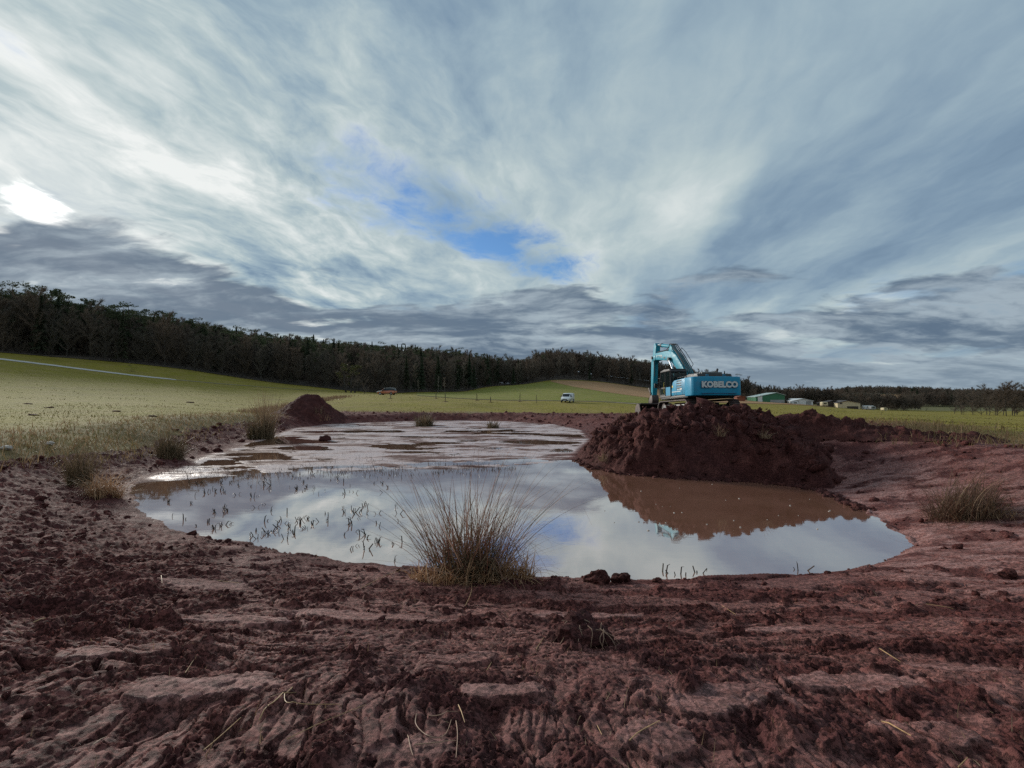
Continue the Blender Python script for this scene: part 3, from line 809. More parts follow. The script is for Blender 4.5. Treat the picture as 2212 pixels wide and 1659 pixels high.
# along the far rim, on the banks and in the crumbly foreground
P_, S_ = [], []
rr_ = np.exp(RNG.uniform(math.log(1.6), math.log(60), 26000)); th_ = RNG.uniform(-R(58), R(58), 26000)
x_, y_ = rr_ * np.sin(th_), rr_ * np.cos(th_)
z_, sm_, wt_, md_, cl_ = ground(x_, y_, True); sd_ = sdf(BASIN, x_, y_)
clus = fbm(x_ * .7, y_ * .7, 3, 300) + .3 * fbm(x_ * 3, y_ * 3, 2, 301)
k = (md_ < .1) & (sd_ > .02) & (sm_ < .55) & (cl_ < .4) & (clus > -.05 + .25 * (rr_ < 6)) & (rr_ > 1.6)
s_ = RNG.lognormal(0, .55, 26000) * np.interp(rr_, [1.5, 4, 8, 16, 30, 60], [.007, .010, .015, .030, .06, .10])
k &= s_ < np.interp(rr_, [1.5, 4, 8, 16, 60], [.022, .035, .08, .2, .32])
scatter_lumps('soil_crumbs', np.stack([x_, y_, z_ + s_ * .25], 1)[k], s_[k], M_MUD, None, 1, 4)

# single clods on the near shore that stand out
for (u, v, w, lab) in [(1290, 1258, .15, 'dark red clod on the near shore right of the big rush tussock'), (1341, 1258, .11, 'square dark red clod on the near shore, right of a longer clod'),
                       (1420, 1258, .06, 'small low clod on the near shore before bright water'), (2180, 1108 + 140, .10, 'low clod on the pale scraped bank at far right'),
                       (702, 952, .32, 'lone dark clod standing in the wet flat before the conical heap'), (1745, 985, .22, 'rounded lump low on the right face of the mound')]:
    x, y, z = hit(u, v)
    mb = MB().lump((0, 0, .35 * w), w, int(u), 3, .5, (1.15, .8, .75)); mb.lump((w * .7, .02, .2 * w), w * .5, int(u) + 1, 2, .5)
    o = mb.build('soil_clod', M_SOIL); o.location = (x, y, z); tag(o, lab, 'clod')

# ------------------------------------------------------------------ vegetation
def blades(n, base_r, length, spread, width, bend, seed, segs=6, tri=False, droop=0.0, az=None, base_sq=1.0):
    """a tussock of tapering stalks as a (verts, quads) pair about the origin"""
    rn = np.random.default_rng(seed)
    a = rn.uniform(0, 2 * np.pi, n) if az is None else rn.normal(az[0], az[1], n)
    rad = base_r * np.sqrt(rn.random(n)); ba = rn.uniform(0, 2 * np.pi, n)
    bx, by = rad * np.cos(ba), rad * np.sin(ba) * base_sq
    L = length * rn.lognormal(-.12, .35, n).clip(.25, 1.45)
    lean = np.abs(rn.normal(0, spread, n)) + .04
    t = np.linspace(0, 1, segs + 1)[None, :]
    cv = rn.normal(bend, .25 * abs(bend) + .12, n)[:, None]
    ang = lean[:, None] + cv * t + droop * t ** 2 * rn.random((n, 1)) * 2
    # a kink in some stalks
    kink = (rn.random((n, 1)) < .16) * rn.uniform(.5, 2.0, (n, 1)) * (t > rn.uniform(.35, .85, (n, 1)))
    ang = np.clip(ang + kink, 0, 2.7)
    ds = L[:, None] / segs
    hx = np.concatenate([np.zeros((n, 1)), np.cumsum(np.sin(ang[:, :-1]) * ds, 1)], 1); hz = np.concatenate([np.zeros((n, 1)), np.cumsum(np.cos(ang[:, :-1]) * ds, 1)], 1)
    a2 = a[:, None] + rn.normal(0, .25, (n, 1)) * t
    px = bx[:, None] + hx * np.cos(a2); py = by[:, None] + hx * np.sin(a2); pz = hz
    w = width * rn.uniform(.6, 1.3, (n, 1)) * (1 - .85 * t ** 1.5)
    wa = a + np.pi / 2 + rn.normal(0, .7, n)
    ox, oy = np.cos(wa)[:, None] * w / 2, np.sin(wa)[:, None] * w / 2
    v = np.stack([np.stack([px - ox, py - oy, pz], -1), np.stack([px + ox, py + oy, pz], -1)], 2).reshape(-1, 3)
    m = segs + 1
    b = (np.arange(n) * m * 2)[:, None] + (np.arange(segs) * 2)[None, :]
    f = np.stack([b, b + 1, b + 3, b + 2], -1).reshape(-1, 4)
    return v, f
def veg(name, cols, trans=.25, rough=.6):
    m, N, p = base_mat(name)
    geo = N.new('ShaderNodeNewGeometry')
    rnd = geo.outputs['Random Per Island']
    cr = N.new('ShaderNodeValToRGB'); N.l.new(rnd, cr.inputs[0]); cr.color_ramp.interpolation = 'CONSTANT'
    e = cr.color_ramp.elements
    while len(e) < len(cols): e.new(.5)
    for i, c in enumerate(cols): e[i].position = i / len(cols); e[i].color = (*c, 1)
    P = obj_pos(N); n = N.noise(P, 9, 3, .6)
    c = N.mix(N.lin(n, .3, .7, 0, .35), cr.outputs[0], (.06, .045, .03))
    N.l.new(c, p.inputs['Base Color']); p.inputs['Roughness'].default_value = rough; p.inputs['Specular IOR Level'].default_value = .2
    if trans:
        tl = N.new('ShaderNodeBsdfTranslucent'); N.l.new(c, tl.inputs[0]); mx = N.new('ShaderNodeMixShader'); mx.inputs[0].default_value = trans
        N.l.new(p.outputs[0], mx.inputs[1]); N.l.new(tl.outputs[0], mx.inputs[2])
        for nn in N.n:
            if nn.type == 'OUTPUT_MATERIAL': N.l.new(mx.outputs[0], nn.inputs[0])
    return m
M_RUSH = veg('rush_stalks', [(.22, .085, .062), (.32, .17, .115), (.15, .095, .05), (.43, .25, .185), (.16, .065, .045), (.17, .125, .065), (.31, .145, .105)])
M_RUSHG = veg('green_rush', [(.12, .088, .048), (.165, .115, .065), (.21, .145, .088), (.085, .066, .036)])
M_RUSHB = veg('rush_base', [(.05, .052, .028), (.075, .06, .035), (.10, .075, .045), (.04, .035, .022)])
M_STRAW = veg('dead_straw', [(.54, .31, .17), (.45, .25, .135), (.64, .41, .25), (.33, .175, .095)])
M_DULL = veg('dull_straw', [(.29, .19, .115), (.25, .155, .095), (.36, .245, .15), (.19, .125, .075)])
M_BROWNR = veg('brown_rush', [(.12, .052, .036), (.155, .074, .050), (.19, .108, .064), (.09, .055, .032)])
def tussock(u, v, label, parts, z_off=-.03, cat='rush tussock', pos=None):
    x, y, z = pos or hit(u, v)
    root = empty('rush_tussock', (x, y, z + z_off), (0, 0, 0), label, cat)
    for nm, mat, kw, off in parts:
        vv, ff = blades(**kw); vv = vv + np.array([off[0], off[1], off[2] + (max(gz(x + off[0], y + off[1]), -.02) - z if cat != 'grass tuft' else 0)])
        m2 = (kw.get('segs', 6) + 1) * 2; w3 = vv.reshape(-1, m2, 3); bx_ = w3[:, :2, :2].mean(1)
        dz = np.maximum(ground(bx_[:, 0] + x, bx_[:, 1] + y), -.02) - max(gz(x + off[0], y + off[1]), -.02)
        if cat != 'grass tuft': w3[:, :, 2] += np.clip(dz, -.3, .35)[:, None]
        o = link(nm, np_mesh(nm, w3.reshape(-1, 3), ff, mat), root)
    return root
# the large one in the foreground
fx, fy, fz = hit(1015, 1238)
tussock(0, 0, 'large reddish brown rush tussock on the near shore, centre of the picture', [
    ('stalks', M_RUSH, dict(n=331, base_r=.42, length=1.15, spread=.78, width=0.0155, bend=.20, seed=1, segs=9), (0, 0, .03)),
    ('tall_stalks', M_RUSH, dict(n=12, base_r=.26, length=1.6, spread=.22, width=0.0128, bend=.05, seed=2, segs=9), (0, 0, .03)),
    ('right_stalks', M_RUSH, dict(n=187, base_r=.34, length=1.5, spread=.40, width=0.0121, bend=.50, seed=3, segs=9, az=(-.10, .40)), (.22, -.02, .03)),
    ('left_stalks', M_RUSH, dict(n=122, base_r=.34, length=1.35, spread=.36, width=0.0121, bend=.42, seed=9, segs=9, az=(3.1, .45)), (-.22, -.02, .03)),
    ('arching_stalks', M_RUSH, dict(n=79, base_r=.36, length=1.25, spread=.75, width=0.0095, bend=.95, seed=4, segs=10, droop=.6, az=(-.5, 1.2)), (0, 0, .03)),
    ('brown_base', M_RUSHB, dict(n=468, base_r=.48, length=.50, spread=.75, width=0.0149, bend=.45, seed=5, segs=6), (.05, -.05, .02)),
    ('fallen_blades', M_RUSHG, dict(n=64, base_r=.25, length=.8, spread=.5, width=0.0108, bend=1.5, seed=6, segs=9, az=(-1.2, .55)), (.15, -.34, .10)),
    ('dead_leaves', M_STRAW, dict(n=446, base_r=.62, length=.32, spread=1.0, width=0.0175, bend=.8, seed=7, segs=5, base_sq=.35), (-.12, -.42, .03)),
    ('straw_skirt', M_STRAW, dict(n=345, base_r=.24, length=.46, spread=.65, width=0.0121, bend=1.25, seed=8, segs=7, base_sq=.6), (.72, -.34, .03)),
], pos=(fx, fy - .38, gz(fx, fy - .38)))
# the others round the pond
tussock(172, 1050, 'tall thin grey green rush tussock on the left bank beside a straw clump', [
    ('stalks', M_RUSHG, dict(n=420, base_r=.28, length=1.05, spread=.32, width=.013, bend=.25, seed=11, segs=6), (0, 0, 0)),
    ('thin_stalks', M_DULL, dict(n=120, base_r=.28, length=1.25, spread=.5, width=.010, bend=.3, seed=12, segs=6), (0, 0, 0))])
tussock(228, 1072, 'straw yellow drooping grass clump on the left bank at the pond edge', [
    ('blades', M_STRAW, dict(n=620, base_r=.34, length=.72, spread=.55, width=.014, bend=1.15, seed=13, segs=7), (0, 0, 0))], cat='grass clump')
tussock(368, 988, 'dark green rush tussock on the left bank, left of the reedy shallows', [
    ('stalks', M_RUSHG, dict(n=520, base_r=.45, length=1.15, spread=.62, width=.020, bend=.45, seed=15, segs=6), (0, 0, 0)),
    ('dead_blades', M_DULL, dict(n=240, base_r=.5, length=1.0, spread=.7, width=.018, bend=.9, seed=16, segs=6), (.1, -.1, 0))])
tussock(562, 948, 'round green rush tussock with tall straw tops below the conical heap', [
    ('stalks', M_RUSHG, dict(n=480, base_r=.75, length=1.5, spread=.55, width=.035, bend=.5, seed=17, segs=5), (0, 0, 0)),
    ('straw_tops', M_DULL, dict(n=220, base_r=.45, length=2.5, spread=.18, width=.035, bend=.2, seed=18, segs=5), (.3, .2, 0))])
tussock(684, 909, 'pale straw tuft in front of the conical soil heap', [
    ('stalks', M_DULL, dict(n=200, base_r=.55, length=1.35, spread=.42, width=.045, bend=.3, seed=19, segs=5), (0, 0, 0)),
    ('straw', M_STRAW, dict(n=130, base_r=.9, length=.7, spread=.9, width=.04, bend=.6, seed=20, segs=4), (.5, -.2, 0))], cat='grass tuft')
tussock(917, 921, 'dark rounded rush tussock at the far end of the wet flat', [
    ('stalks', M_RUSHG, dict(n=420, base_r=.85, length=1.25, spread=.7, width=.05, bend=.7, seed=21, segs=5), (0, 0, 0)),
    ('straw', M_DULL, dict(n=130, base_r=.3, length=.9, spread=.4, width=.05, bend=.6, seed=22, segs=5), (.2, -.5, 0))])
tussock(1066, 925, 'small dark green rush tuft on the far flat, right of the rounded tussock', [
    ('stalks', M_RUSHG, dict(n=200, base_r=.5, length=.75, spread=.6, width=.045, bend=.5, seed=23, segs=4), (0, 0, 0))])
tussock(1352, 1000 - 60, 'grey green grass tuft on the left shoulder of the mound', [
    ('stalks', M_DULL, dict(n=160, base_r=.3, length=.75, spread=.42, width=.022, bend=.3, seed=24, segs=5), (0, 0, .7))], cat='grass tuft')
tussock(2075, 1118, 'broad reddish brown drooping rush tussock on the right bank', [
    ('stalks', M_BROWNR, dict(n=900, base_r=.62, length=.80, spread=1.0, width=.012, bend=1.1, seed=25, segs=7, base_sq=.7), (0, 0, 0)),
    ('swept_stalks', M_BROWNR, dict(n=420, base_r=.45, length=1.1, spread=.4, width=.011, bend=1.5, seed=26, segs=8, az=(0.1, .6)), (.15, 0, .05)),
    ('straw', M_DULL, dict(n=180, base_r=.45, length=.8, spread=.8, width=.011, bend=1.2, seed=27, segs=7), (.1, -.1, .05)),
    ('straw_skirt', M_STRAW, dict(n=90, base_r=.2, length=.3, spread=.9, width=.011, bend=.9, seed=28, segs=5), (.45, -.42, 0))])
for i, (u, v, zz, lab) in enumerate([(1556, 935, 1.9, 'small straw tuft near the top of the mound below the excavator'), (1652, 940, 1.9, 'straw coloured tuft of torn turf on the right shoulder of the mound'),
                        (1300, 990, .5, 'straw tuft low on the left nose of the mound')]):
    kx, ky, kz = BIGPTS[0], BIGPTS[1], BIGPTS[2]
    d = ray(u, v); d = d / d[1]
    uk = np.abs(kx - d[0] * ky) < .05; vis = np.flatnonzero(uk & (np.abs(EYE + d[2] * ky - kz) < .12))
    if len(vis): p = vis[np.argmin(ky[vis])]; pos = (float(kx[p]), float(ky[p]) - .05, float(kz[p]))
    else: pos = (d[0] * 17, 17, zz)
    tussock(u, v, lab, [('blades', M_DULL, dict(n=60, base_r=.16, length=.42 + .12 * (i == 2), spread=.6, width=.012, bend=1.2, seed=40 + i, segs=6), (0, 0, .03))], pos=pos, cat='grass tuft')

# ground-cover: dry fringe where mud meets the meadow, short turf in the nearer meadow, stubble reeds in the shallows
def scatter_blades(name, x, y, z, L, W, mat, seed, lean=.5, segs=2):
    n = len(x); rn = np.random.default_rng(seed)
    a = rn.uniform(0, 6.283, n); ln = np.abs(rn.normal(0, lean, n)); cv = rn.normal(.4, .4, n)
    t = np.linspace(0, 1, segs + 1)[None, :]; ang = ln[:, None] + cv[:, None] * t
    hx = np.concatenate([np.zeros((n, 1)), np.cumsum(np.sin(ang[:, :-1]), 1)], 1) * (L / segs)[:, None]
    hz = np.concatenate([np.zeros((n, 1)), np.cumsum(np.cos(ang[:, :-1]), 1)], 1) * (L / segs)[:, None]
    px = x[:, None] + hx * np.cos(a)[:, None]; py = y[:, None] + hx * np.sin(a)[:, None]; pz = z[:, None] + hz
    wa = rn.normal(0, .6, n); w = W[:, None] * (1 - .8 * t)
    ox, oy = np.cos(wa)[:, None] * w / 2, np.sin(wa)[:, None] * w / 2
    v = np.stack([np.stack([px - ox, py - oy, pz], -1), np.stack([px + ox, py + oy, pz], -1)], 2).reshape(-1, 3)
    m = segs + 1; b = (np.arange(n) * m * 2)[:, None] + (np.arange(segs) * 2)[None, :]
    f = np.stack([b, b + 1, b + 3, b + 2], -1).reshape(-1, 4)
    return tag(link(name, np_mesh(name, v, f, mat)), None, None, None, 'stuff')
def field_pts(n, y0, y1, seed, az=58):
    rn = np.random.default_rng(seed)
    r = np.exp(rn.uniform(math.log(y0), math.log(y1), n)); th = rn.uniform(-R(az), R(az), n)
    return r * np.sin(th), r * np.cos(th), r, rn
M_FRINGE = veg('fringe_straw', [(.30, .20, .115), (.25, .155, .09), (.36, .245, .14), (.21, .135, .065), (.22, .16, .065)], .35)
x, y, r, rn = field_pts(190000, 12, 70, 71)
md = sdf(MUD, x, y); pn = fbm(x * .6, y * .6, 3, 400); sdx = sdf(BASIN, x, y)
k = (md > -1.2 + .9 * pn) & (md < 3.2 + 2.5 * pn) & (rn.random(len(x)) < .75 * np.exp(-np.abs(md - .9) / 2.2) + .08) & (sdx > .8)
k &= ~((x > -6) & (r > 40))
x, y, r = x[k], y[k], r[k]; z = ground(x, y)
scatter_blades('dry_grass_fringe', x, y, z - .02, RNG.lognormal(-1.6, .45, len(x)).clip(.06, .55), .008 + .0009 * r, M_FRINGE, 72, .7, 3)
x, y, r, rn = field_pts(60000, 20, 150, 173, 50)
md = sdf(MUD, x, y); k = (md > 1.0) & (fbm(x * .12, y * .12, 3, 420) > .12) & (rn.random(len(x)) < .5) & (far_land(x, y) > -8); x, y, r = x[k], y[k], r[k]
M_TUFT = veg('meadow_tuft_blades', [(.12, .105, .025), (.09, .09, .022), (.16, .125, .042), (.19, .145, .06)], .4)
scatter_blades('meadow_tufts', x, y, ground(x, y) - .01, RNG.uniform(.06, .17, len(x)), .02 + .0011 * r, M_TUFT, 176, .9, 2)
x, y, r, rn = field_pts(120000, 13, 60, 73)
md = sdf(MUD, x, y); k = (md > .3) & (rn.random(len(x)) < .8); x, y, r = x[k], y[k], r[k]
M_TURF = veg('turf_blades', [(.155, .145, .022), (.185, .158, .030), (.20, .158, .050), (.13, .13, .022), (.235, .175, .07)], .4)
scatter_blades('meadow_grass', x, y, ground(x, y) - .01, RNG.uniform(.025, .07, len(x)), .006 + .0009 * r, M_TURF, 74, .9, 2)
# reedy ditch running up to the gnarled tree
ctl = [(545, 892), (600, 885), (640, 876), (690, 866), (740, 857)]
pts = np.array([hit(*c) for c in ctl]); tt = RNG.random(3000) * (len(ctl) - 1); i_ = tt.astype(int); f_ = (tt - i_)[:, None]
q = pts[i_] * (1 - f_) + pts[i_ + 1] * f_
q[:, :2] += RNG.normal(0, 1, (3000, 2)) * np.interp(q[:, 1], [30, 110], [.6, 1.6])[:, None]
scatter_blades('ditch_reeds', q[:, 0], q[:, 1], ground(q[:, 0], q[:, 1]) - .03, RNG.uniform(.25, .6, 3000), .02 + .0009 * q[:, 1], M_DULL, 75, .4, 2)

# broken reed stems standing in the pond
M_STUBS = veg('wet_reed', [(.030, .024, .018), (.045, .030, .022), (.05, .04, .025), (.06, .03, .022)], rough=.45)
stub_me, stub_kind = [], []
for k in range(14):
    rn = random.Random(900 + k); mb = MB()
    nj = rn.choice([1, 1, 1, 2, 2, 3, 4]); kinked = False
    for j in range(nj):
        a = rn.uniform(0, 6.28); ln = rn.uniform(.1, 1.1); L = rn.uniform(.05, .16); b = (rn.uniform(-.05, .05), rn.uniform(-.05, .05), -.04)
        p1 = (b[0] + math.cos(a) * math.sin(ln) * L, b[1] + math.sin(a) * math.sin(ln) * L, math.cos(ln) * L)
        p2 = None
        if rn.random() < .6:
            kinked = True
            a2 = a + rn.uniform(-1, 1); l2 = ln + rn.uniform(.5, 1.6); L2 = L * rn.uniform(.3, .7)
            p2 = (p1[0] + math.cos(a2) * math.sin(l2) * L2, p1[1] + math.sin(a2) * math.sin(l2) * L2, max(.005, p1[2] + math.cos(l2) * L2))
        w = rn.uniform(.006, .012)
        mb.tube([b, p1] + ([p2] if p2 else []), [w, w * .8] + ([w * .3] if p2 else []), 4, False)
    stub_kind.append(('kinked ' if kinked else 'plain ') + ['single reed stem', 'pair of reed stems', 'cluster of three reed stems', 'cluster of four reed stems'][nj - 1])
    stub_me.append(mb.mesh('reed_stem', M_STUBS))
def in_poly(u, v, poly):
    c = False; n = len(poly)
    for i in range(n):
        x1, y1 = poly[i]; x2, y2 = poly[(i + 1) % n]
        if (y1 > v) != (y2 > v) and u < (x2 - x1) * (v - y1) / (y2 - y1) + x1: c = not c
    return c
rn = random.Random(55)
zones = [([(300, 1080), (480, 1060), (640, 1110), (640, 1180), (470, 1165), (350, 1130)], 50, 'broken dark reed stem by the left near shore'),
         ([(640, 1120), (880, 1060), (880, 1225), (700, 1195)], 50, 'broken dark reed stem left of the big rush tussock'),
         ([(380, 1036), (800, 1022), (880, 1062), (500, 1078)], 64, 'small dark reed stem in mid pond towards the flat'),
         ([(1380, 1230), (1800, 1225), (1780, 1246), (1400, 1250)], 7, 'short dark twig at the near shore, right side')]
for poly, n, lab in zones:
    us = [p[0] for p in poly]; vs = [p[1] for p in poly]; c = 0; cl = None
    while c < n:
        u, v = rn.uniform(min(us), max(us)), rn.uniform(min(vs), max(vs))
        if cl and rn.random() < .5: u, v = cl[0] + rn.gauss(0, 14), cl[1] + rn.gauss(0, 7)
        if not in_poly(u, v, poly): continue
        X, Y = at_z(u, v)
        if sdf(BASIN, np.array([X]), np.array([Y]))[0] > -.15: continue
        ki = rn.randrange(14); o = link('reed_stem', stub_me[ki]); o.location = (X, Y, 0); o.rotation_euler = (0, 0, rn.uniform(0, 6.28)); s = rn.uniform(.6, 1.25); o.scale = (s, s, s)
        tag(o, lab.replace('reed stem', stub_kind[ki]).replace('twig', stub_kind[ki]), 'reed stem', 'reed stems standing in the pond'); c += 1; cl = (u, v)
# low reed stubble along the seam between pond and flat
n = 2600; u = RNG.uniform(330, 1120, n); v = 1024 - (u - 330) * .012 + RNG.normal(0, 7, n) - (RNG.random(n) < .3) * RNG.uniform(0, 48, n)
v = np.minimum(v, 1034)
dd = np.array([at_z(a, b) for a, b in zip(u, v)]); ss = sdf(BASIN, dd[:, 0], dd[:, 1]); pt = fbm(dd[:, 0] * .8, dd[:, 1] * 1.2, 3, 410)
k = (ss < -.05) & (pt > -.02); dd = dd[k]
scatter_blades('reed_stubble', dd[:, 0], dd[:, 1], np.maximum(ground(dd[:, 0], dd[:, 1]), 0) - .02, RNG.uniform(.04, .17, len(dd)), RNG.uniform(.012, .022, len(dd)), M_STUBS, 77, .5, 2)

# straw and roots lying on the near mud
def stalk(name, pts, rad, mat, label, cat, lift=.006, group=None):
    w = []
    for u, v in pts:
        x, y, z = hit(u, v); w.append(Vector((x, y, z)))
    o0 = w[0].copy()
    path = []
    for i in range(len(w) - 1):
        for k in range(4): path.append(w[i].lerp(w[i + 1], k / 4))
    path.append(w[-1])
    for p in path: p.z = gz(p.x, p.y) + lift
    # smooth the run so it bridges the hollows
    for _ in range(5):
        for i in range(1, len(path) - 1): path[i] = Vector((path[i].x * .5 + (path[i - 1].x + path[i + 1].x) * .25, path[i].y * .5 + (path[i - 1].y + path[i + 1].y) * .25, max(path[i].z, (path[i - 1].z + path[i + 1].z) / 2)))
    rad *= .72
    mb = MB().tube([p - o0 for p in path], [rad * (1 - .5 * i / len(path)) for i in range(len(path))], 5)
    o = mb.build(name, mat); o.location = o0
    return tag(o, label, cat, group)
M_STALK = simple('straw_stalk', (.40, .245, .115), .6, var=.5, scale=8)
M_ROOT = simple('pale_root', (.25, .15, .10), .7, var=.3, scale=8)
for pts, rad, lab in [
    ([(72, 1348), (110, 1337)], .006, 'straw stalk lying by the dark hollow at far left'), ([(348, 1247), (350, 1262)], .004, 'short green shoot standing in the mud left of centre'),
    ([(400, 1456), (418, 1428)], .004, 'short upright straw on a mud slab, left foreground'), ([(440, 1625), (520, 1558)], .004, 'long thin stalk lying at the bottom left foreground'),
    ([(560, 1558), (600, 1525), (640, 1500)], .0045, 'longer yellow straw beside the looped stalk, left foreground'), ([(632, 1488), (608, 1510), (620, 1535), (660, 1530), (735, 1526)], .0035, 'yellow looped grass stalk, left foreground'),
    ([(990, 1528), (1004, 1565)], .004, 'yellow straw stalk beside a tangle of roots, centre foreground'), ([(1360, 1605), (1425, 1560)], .0045, 'pale straw stalk slanting right of the centre foreground'),
    ([(1905, 1563), (1968, 1600)], .005, 'straight pale straw lying at lower right'), ([(1900, 1408), (1945, 1432)], .0045, 'pale straw lying on a smooth slab at right'),
    ([(1052, 1450), (1062, 1432)], .004, 'small bright straw on the centre mud'), ([(1158, 1405), (1175, 1378)], .005, 'straw stub below the root clod'),
    ([(780, 1272), (860, 1240), (880, 1232)], .004, 'long straw reaching from the big tussock to the left'), ([(1005, 1310), (1022, 1285), (1018, 1262), (1000, 1235)], .005, 'dry stalk hanging from the big tussock onto the mud'),
    ([(1290, 1570), (1300, 1590)], .003, 'tiny straw at bottom centre'), ([(620, 1600), (700, 1560), (790, 1525)], .003, 'thin brown root lying at lower left'), ([(2070, 1660), (2090, 1640)], .004, 'short straw at the bottom right edge'),
    ([(2000, 1310), (2060, 1318)], .005, 'flat pale straw at right beyond the slabs'), ([(1560, 1310), (1590, 1330)], .004, 'short straw on the dark crumbly mud right of the root clod'),
    ([(470, 1255), (520, 1262)], .005, 'pale straw on the left smeared bank')]:
    stalk('straw_stalk', pts, rad, M_STALK, lab, 'straw')
for pts, lab in [([(900, 1545), (893, 1580), (930, 1605), (965, 1600), (975, 1560)], 'pale looped root, left of the centre foreground'), ([(895, 1612), (940, 1610), (985, 1605)], 'flat pale root below the looped root'),
                 ([(880, 1590), (885, 1620), (892, 1635)], 'short root left of the looped root'), ([(985, 1560), (990, 1590), (985, 1640)], 'thin root right of the looped root'), ([(925, 1550), (960, 1552), (988, 1540)], 'grey root above the looped root')]:
    stalk('root', pts, .004, M_ROOT, lab, 'root')
# root clod in the middle foreground
x, y, z = hit(1245, 1385)
rc = empty('root_clod', (x, y, z - .03), (0, 0, 0), 'torn out clod with hanging roots right of centre on the near mud', 'root clod')
mb = MB()
for i, (dx, dy, dz, r) in enumerate([(0, 0, .06, .16), (.14, .03, .04, .12), (-.13, .04, .03, .10), (.04, .12, .08, .13), (.2, .1, .02, .1)]): mb.lump((dx, dy, dz), r, 700 + i, 3, .6, (1.1, .9, .75))
mb.build('soil', M_SOIL, rc)
rn = random.Random(8)
for k in range(26):
    a = rn.uniform(-2.6, .4); s0 = Vector((rn.uniform(-.12, .22), rn.uniform(-.08, .08), rn.uniform(.10, .17))); p = [s0]
    d = Vector((math.cos(a), math.sin(a), .3))
    for j in range(6):
        d = (d + Vector((rn.gauss(0, .3), rn.gauss(0, .3), -.38))).normalized(); p.append(p[-1] + d * rn.uniform(.03, .055))
        if p[-1].z < .0: p[-1].z = .0
    MB().tube(p, [.004 * (1 - .12 * i) for i in range(len(p))], 4).build('root_strand', M_ROOT, rc)
# two pale stones at the left meadow edge
M_STONE = simple('pale_stone', (.42, .37, .33), .8, var=.15, bumps=.01)
for (u, v, w, lab) in [(14, 972, .13, 'pale stone at the far left edge of the mud'), (108, 962, .11, 'pale stone at the meadow edge, right of another pale stone')]:
    x, y, z = hit(u, v); o = MB().lump((0, 0, .06), w, int(u) + 3, 3, .35, (1.2, .9, .6)).build('stone', M_STONE); o.location = (x, y, z); tag(o, lab, 'stone')
# molehills in the left meadow
for i, (u, v) in enumerate([(376, 928), (105, 1286 / 1.4756 * 0 + 881), (410, 870), (330, 900), (70, 897), (250, 889), (60, 873)]):
    x, y, z = hit(u, v); s = .012 * y ** .8
    o = MB().lump((0, 0, 0), s, 60 + i, 2, .5, (1.6, 1, .45)).build('molehill', M_SOIL); o.location = (x, y, z)
    tag(o, ['largest dark molehill, nearest the mud on the left meadow', 'flat molehill at the far left of the meadow'][i] if i < 2 else 'small dark molehill far out in the left meadow', 'molehill', None if i < 2 else 'molehills in the left meadow')

# torn roots and grass hanging over the mound (past counting)
q = sur(BIGPTS, 700, 15, .3); n = len(q)
scatter_blades('mound_roots', q[:, 0], q[:, 1] - .06, q[:, 2] + .02, RNG.lognormal(-2.1, .5, n).clip(.05, .35), RNG.uniform(.008, .018, n), M_DULL, 78, 1.3, 3)

# chopped straw and root hairs trodden into the near mud
x, y, r, rn = field_pts(2600, 1.7, 12, 501, 54)
k = (sdf(BASIN, x, y) > .1) & (fbm(x * .9, y * .9, 3, 430) > -.05); x, y, r = x[k], y[k], r[k]
scatter_blades('straw_litter', x, y, ground(x, y) + .004, RNG.lognormal(-3.2, .5, len(x)).clip(.015, .14), RNG.uniform(.0025, .005, len(x)) + .0004 * r, M_DULL, 502, 1.9, 3)
# scum and bits floating on the brown water below the mound
n = 34; u = RNG.uniform(1280, 1900, n); v = RNG.uniform(1045, 1150, n); dd = np.array([at_z(a, b) for a, b in zip(u, v)]); dd = dd[sdf(DEEP, dd[:, 0], dd[:, 1]) < -.3]
scatter_lumps('floating_bits', np.column_stack([dd, np.full(len(dd), .002)]), RNG.uniform(.008, .022, len(dd)), M_STONE, None, 1, 9)

# ------------------------------------------------------------------ excavator
M_TEAL = simple('teal_paint', (.008, .245, .420), .48, var=.12, scale=1.2, coat=.05, spec=.3, dirt=((.12, .085, .07), .40))
M_TEAL2 = simple('teal_boom_paint', (.010, .250, .350), .52, var=.14, scale=1.2, spec=.3, dirt=((.08, .08, .07), .25))
M_BLACK = simple('black_steel', (.018, .018, .020), .55, var=.3, dirt=((.09, .05, .045), .3))
M_RUBBER = simple('black_rubber', (.014, .014, .015), .7, var=.2)
M_STEELM = simple('muddy_steel', (.050, .033, .030), .6, metal=.2, var=.4, scale=2.5, dirt=((.15, .08, .07), .6))
M_CHROME = simple('chrome_rod', (.75, .76, .78), .15, metal=1.0, var=.04)
M_WHITE = simple('white_print', (.56, .58, .58), .45, var=.04)
M_NAVY = simple('navy_print', (.015, .04, .12), .45, var=.05)
M_YELL = simple('yellow_sign', (.75, .55, .06), .5, var=.1)
M_GREYP = simple('grey_paint', (.10, .11, .115), .5, var=.15)
M_DASH = simple('cab_trim', (.030, .031, .034), .7, var=.2)
def make_glass(name, tint, a):
    m, N, p = base_mat(name)
    p.inputs['Base Color'].default_value = (*tint, 1); p.inputs['Roughness'].default_value = .03; p.inputs['IOR'].default_value = 1.5
    tr = N.new('ShaderNodeBsdfTransparent'); tr.inputs[0].default_value = (.72, .80, .80, 1)
    mx = N.new('ShaderNodeMixShader'); mx.inputs[0].default_value = a
    N.l.new(tr.outputs[0], mx.inputs[1]); N.l.new(p.outputs[0], mx.inputs[2])
    for n in N.n:
        if n.type == 'OUTPUT_MATERIAL': N.l.new(mx.outputs[0], n.inputs[0])
    return m
M_GLASS = make_glass('tinted_glass', (.02, .03, .032), .35)
M_DGLASS = make_glass('dark_glass', (.010, .013, .016), .9)

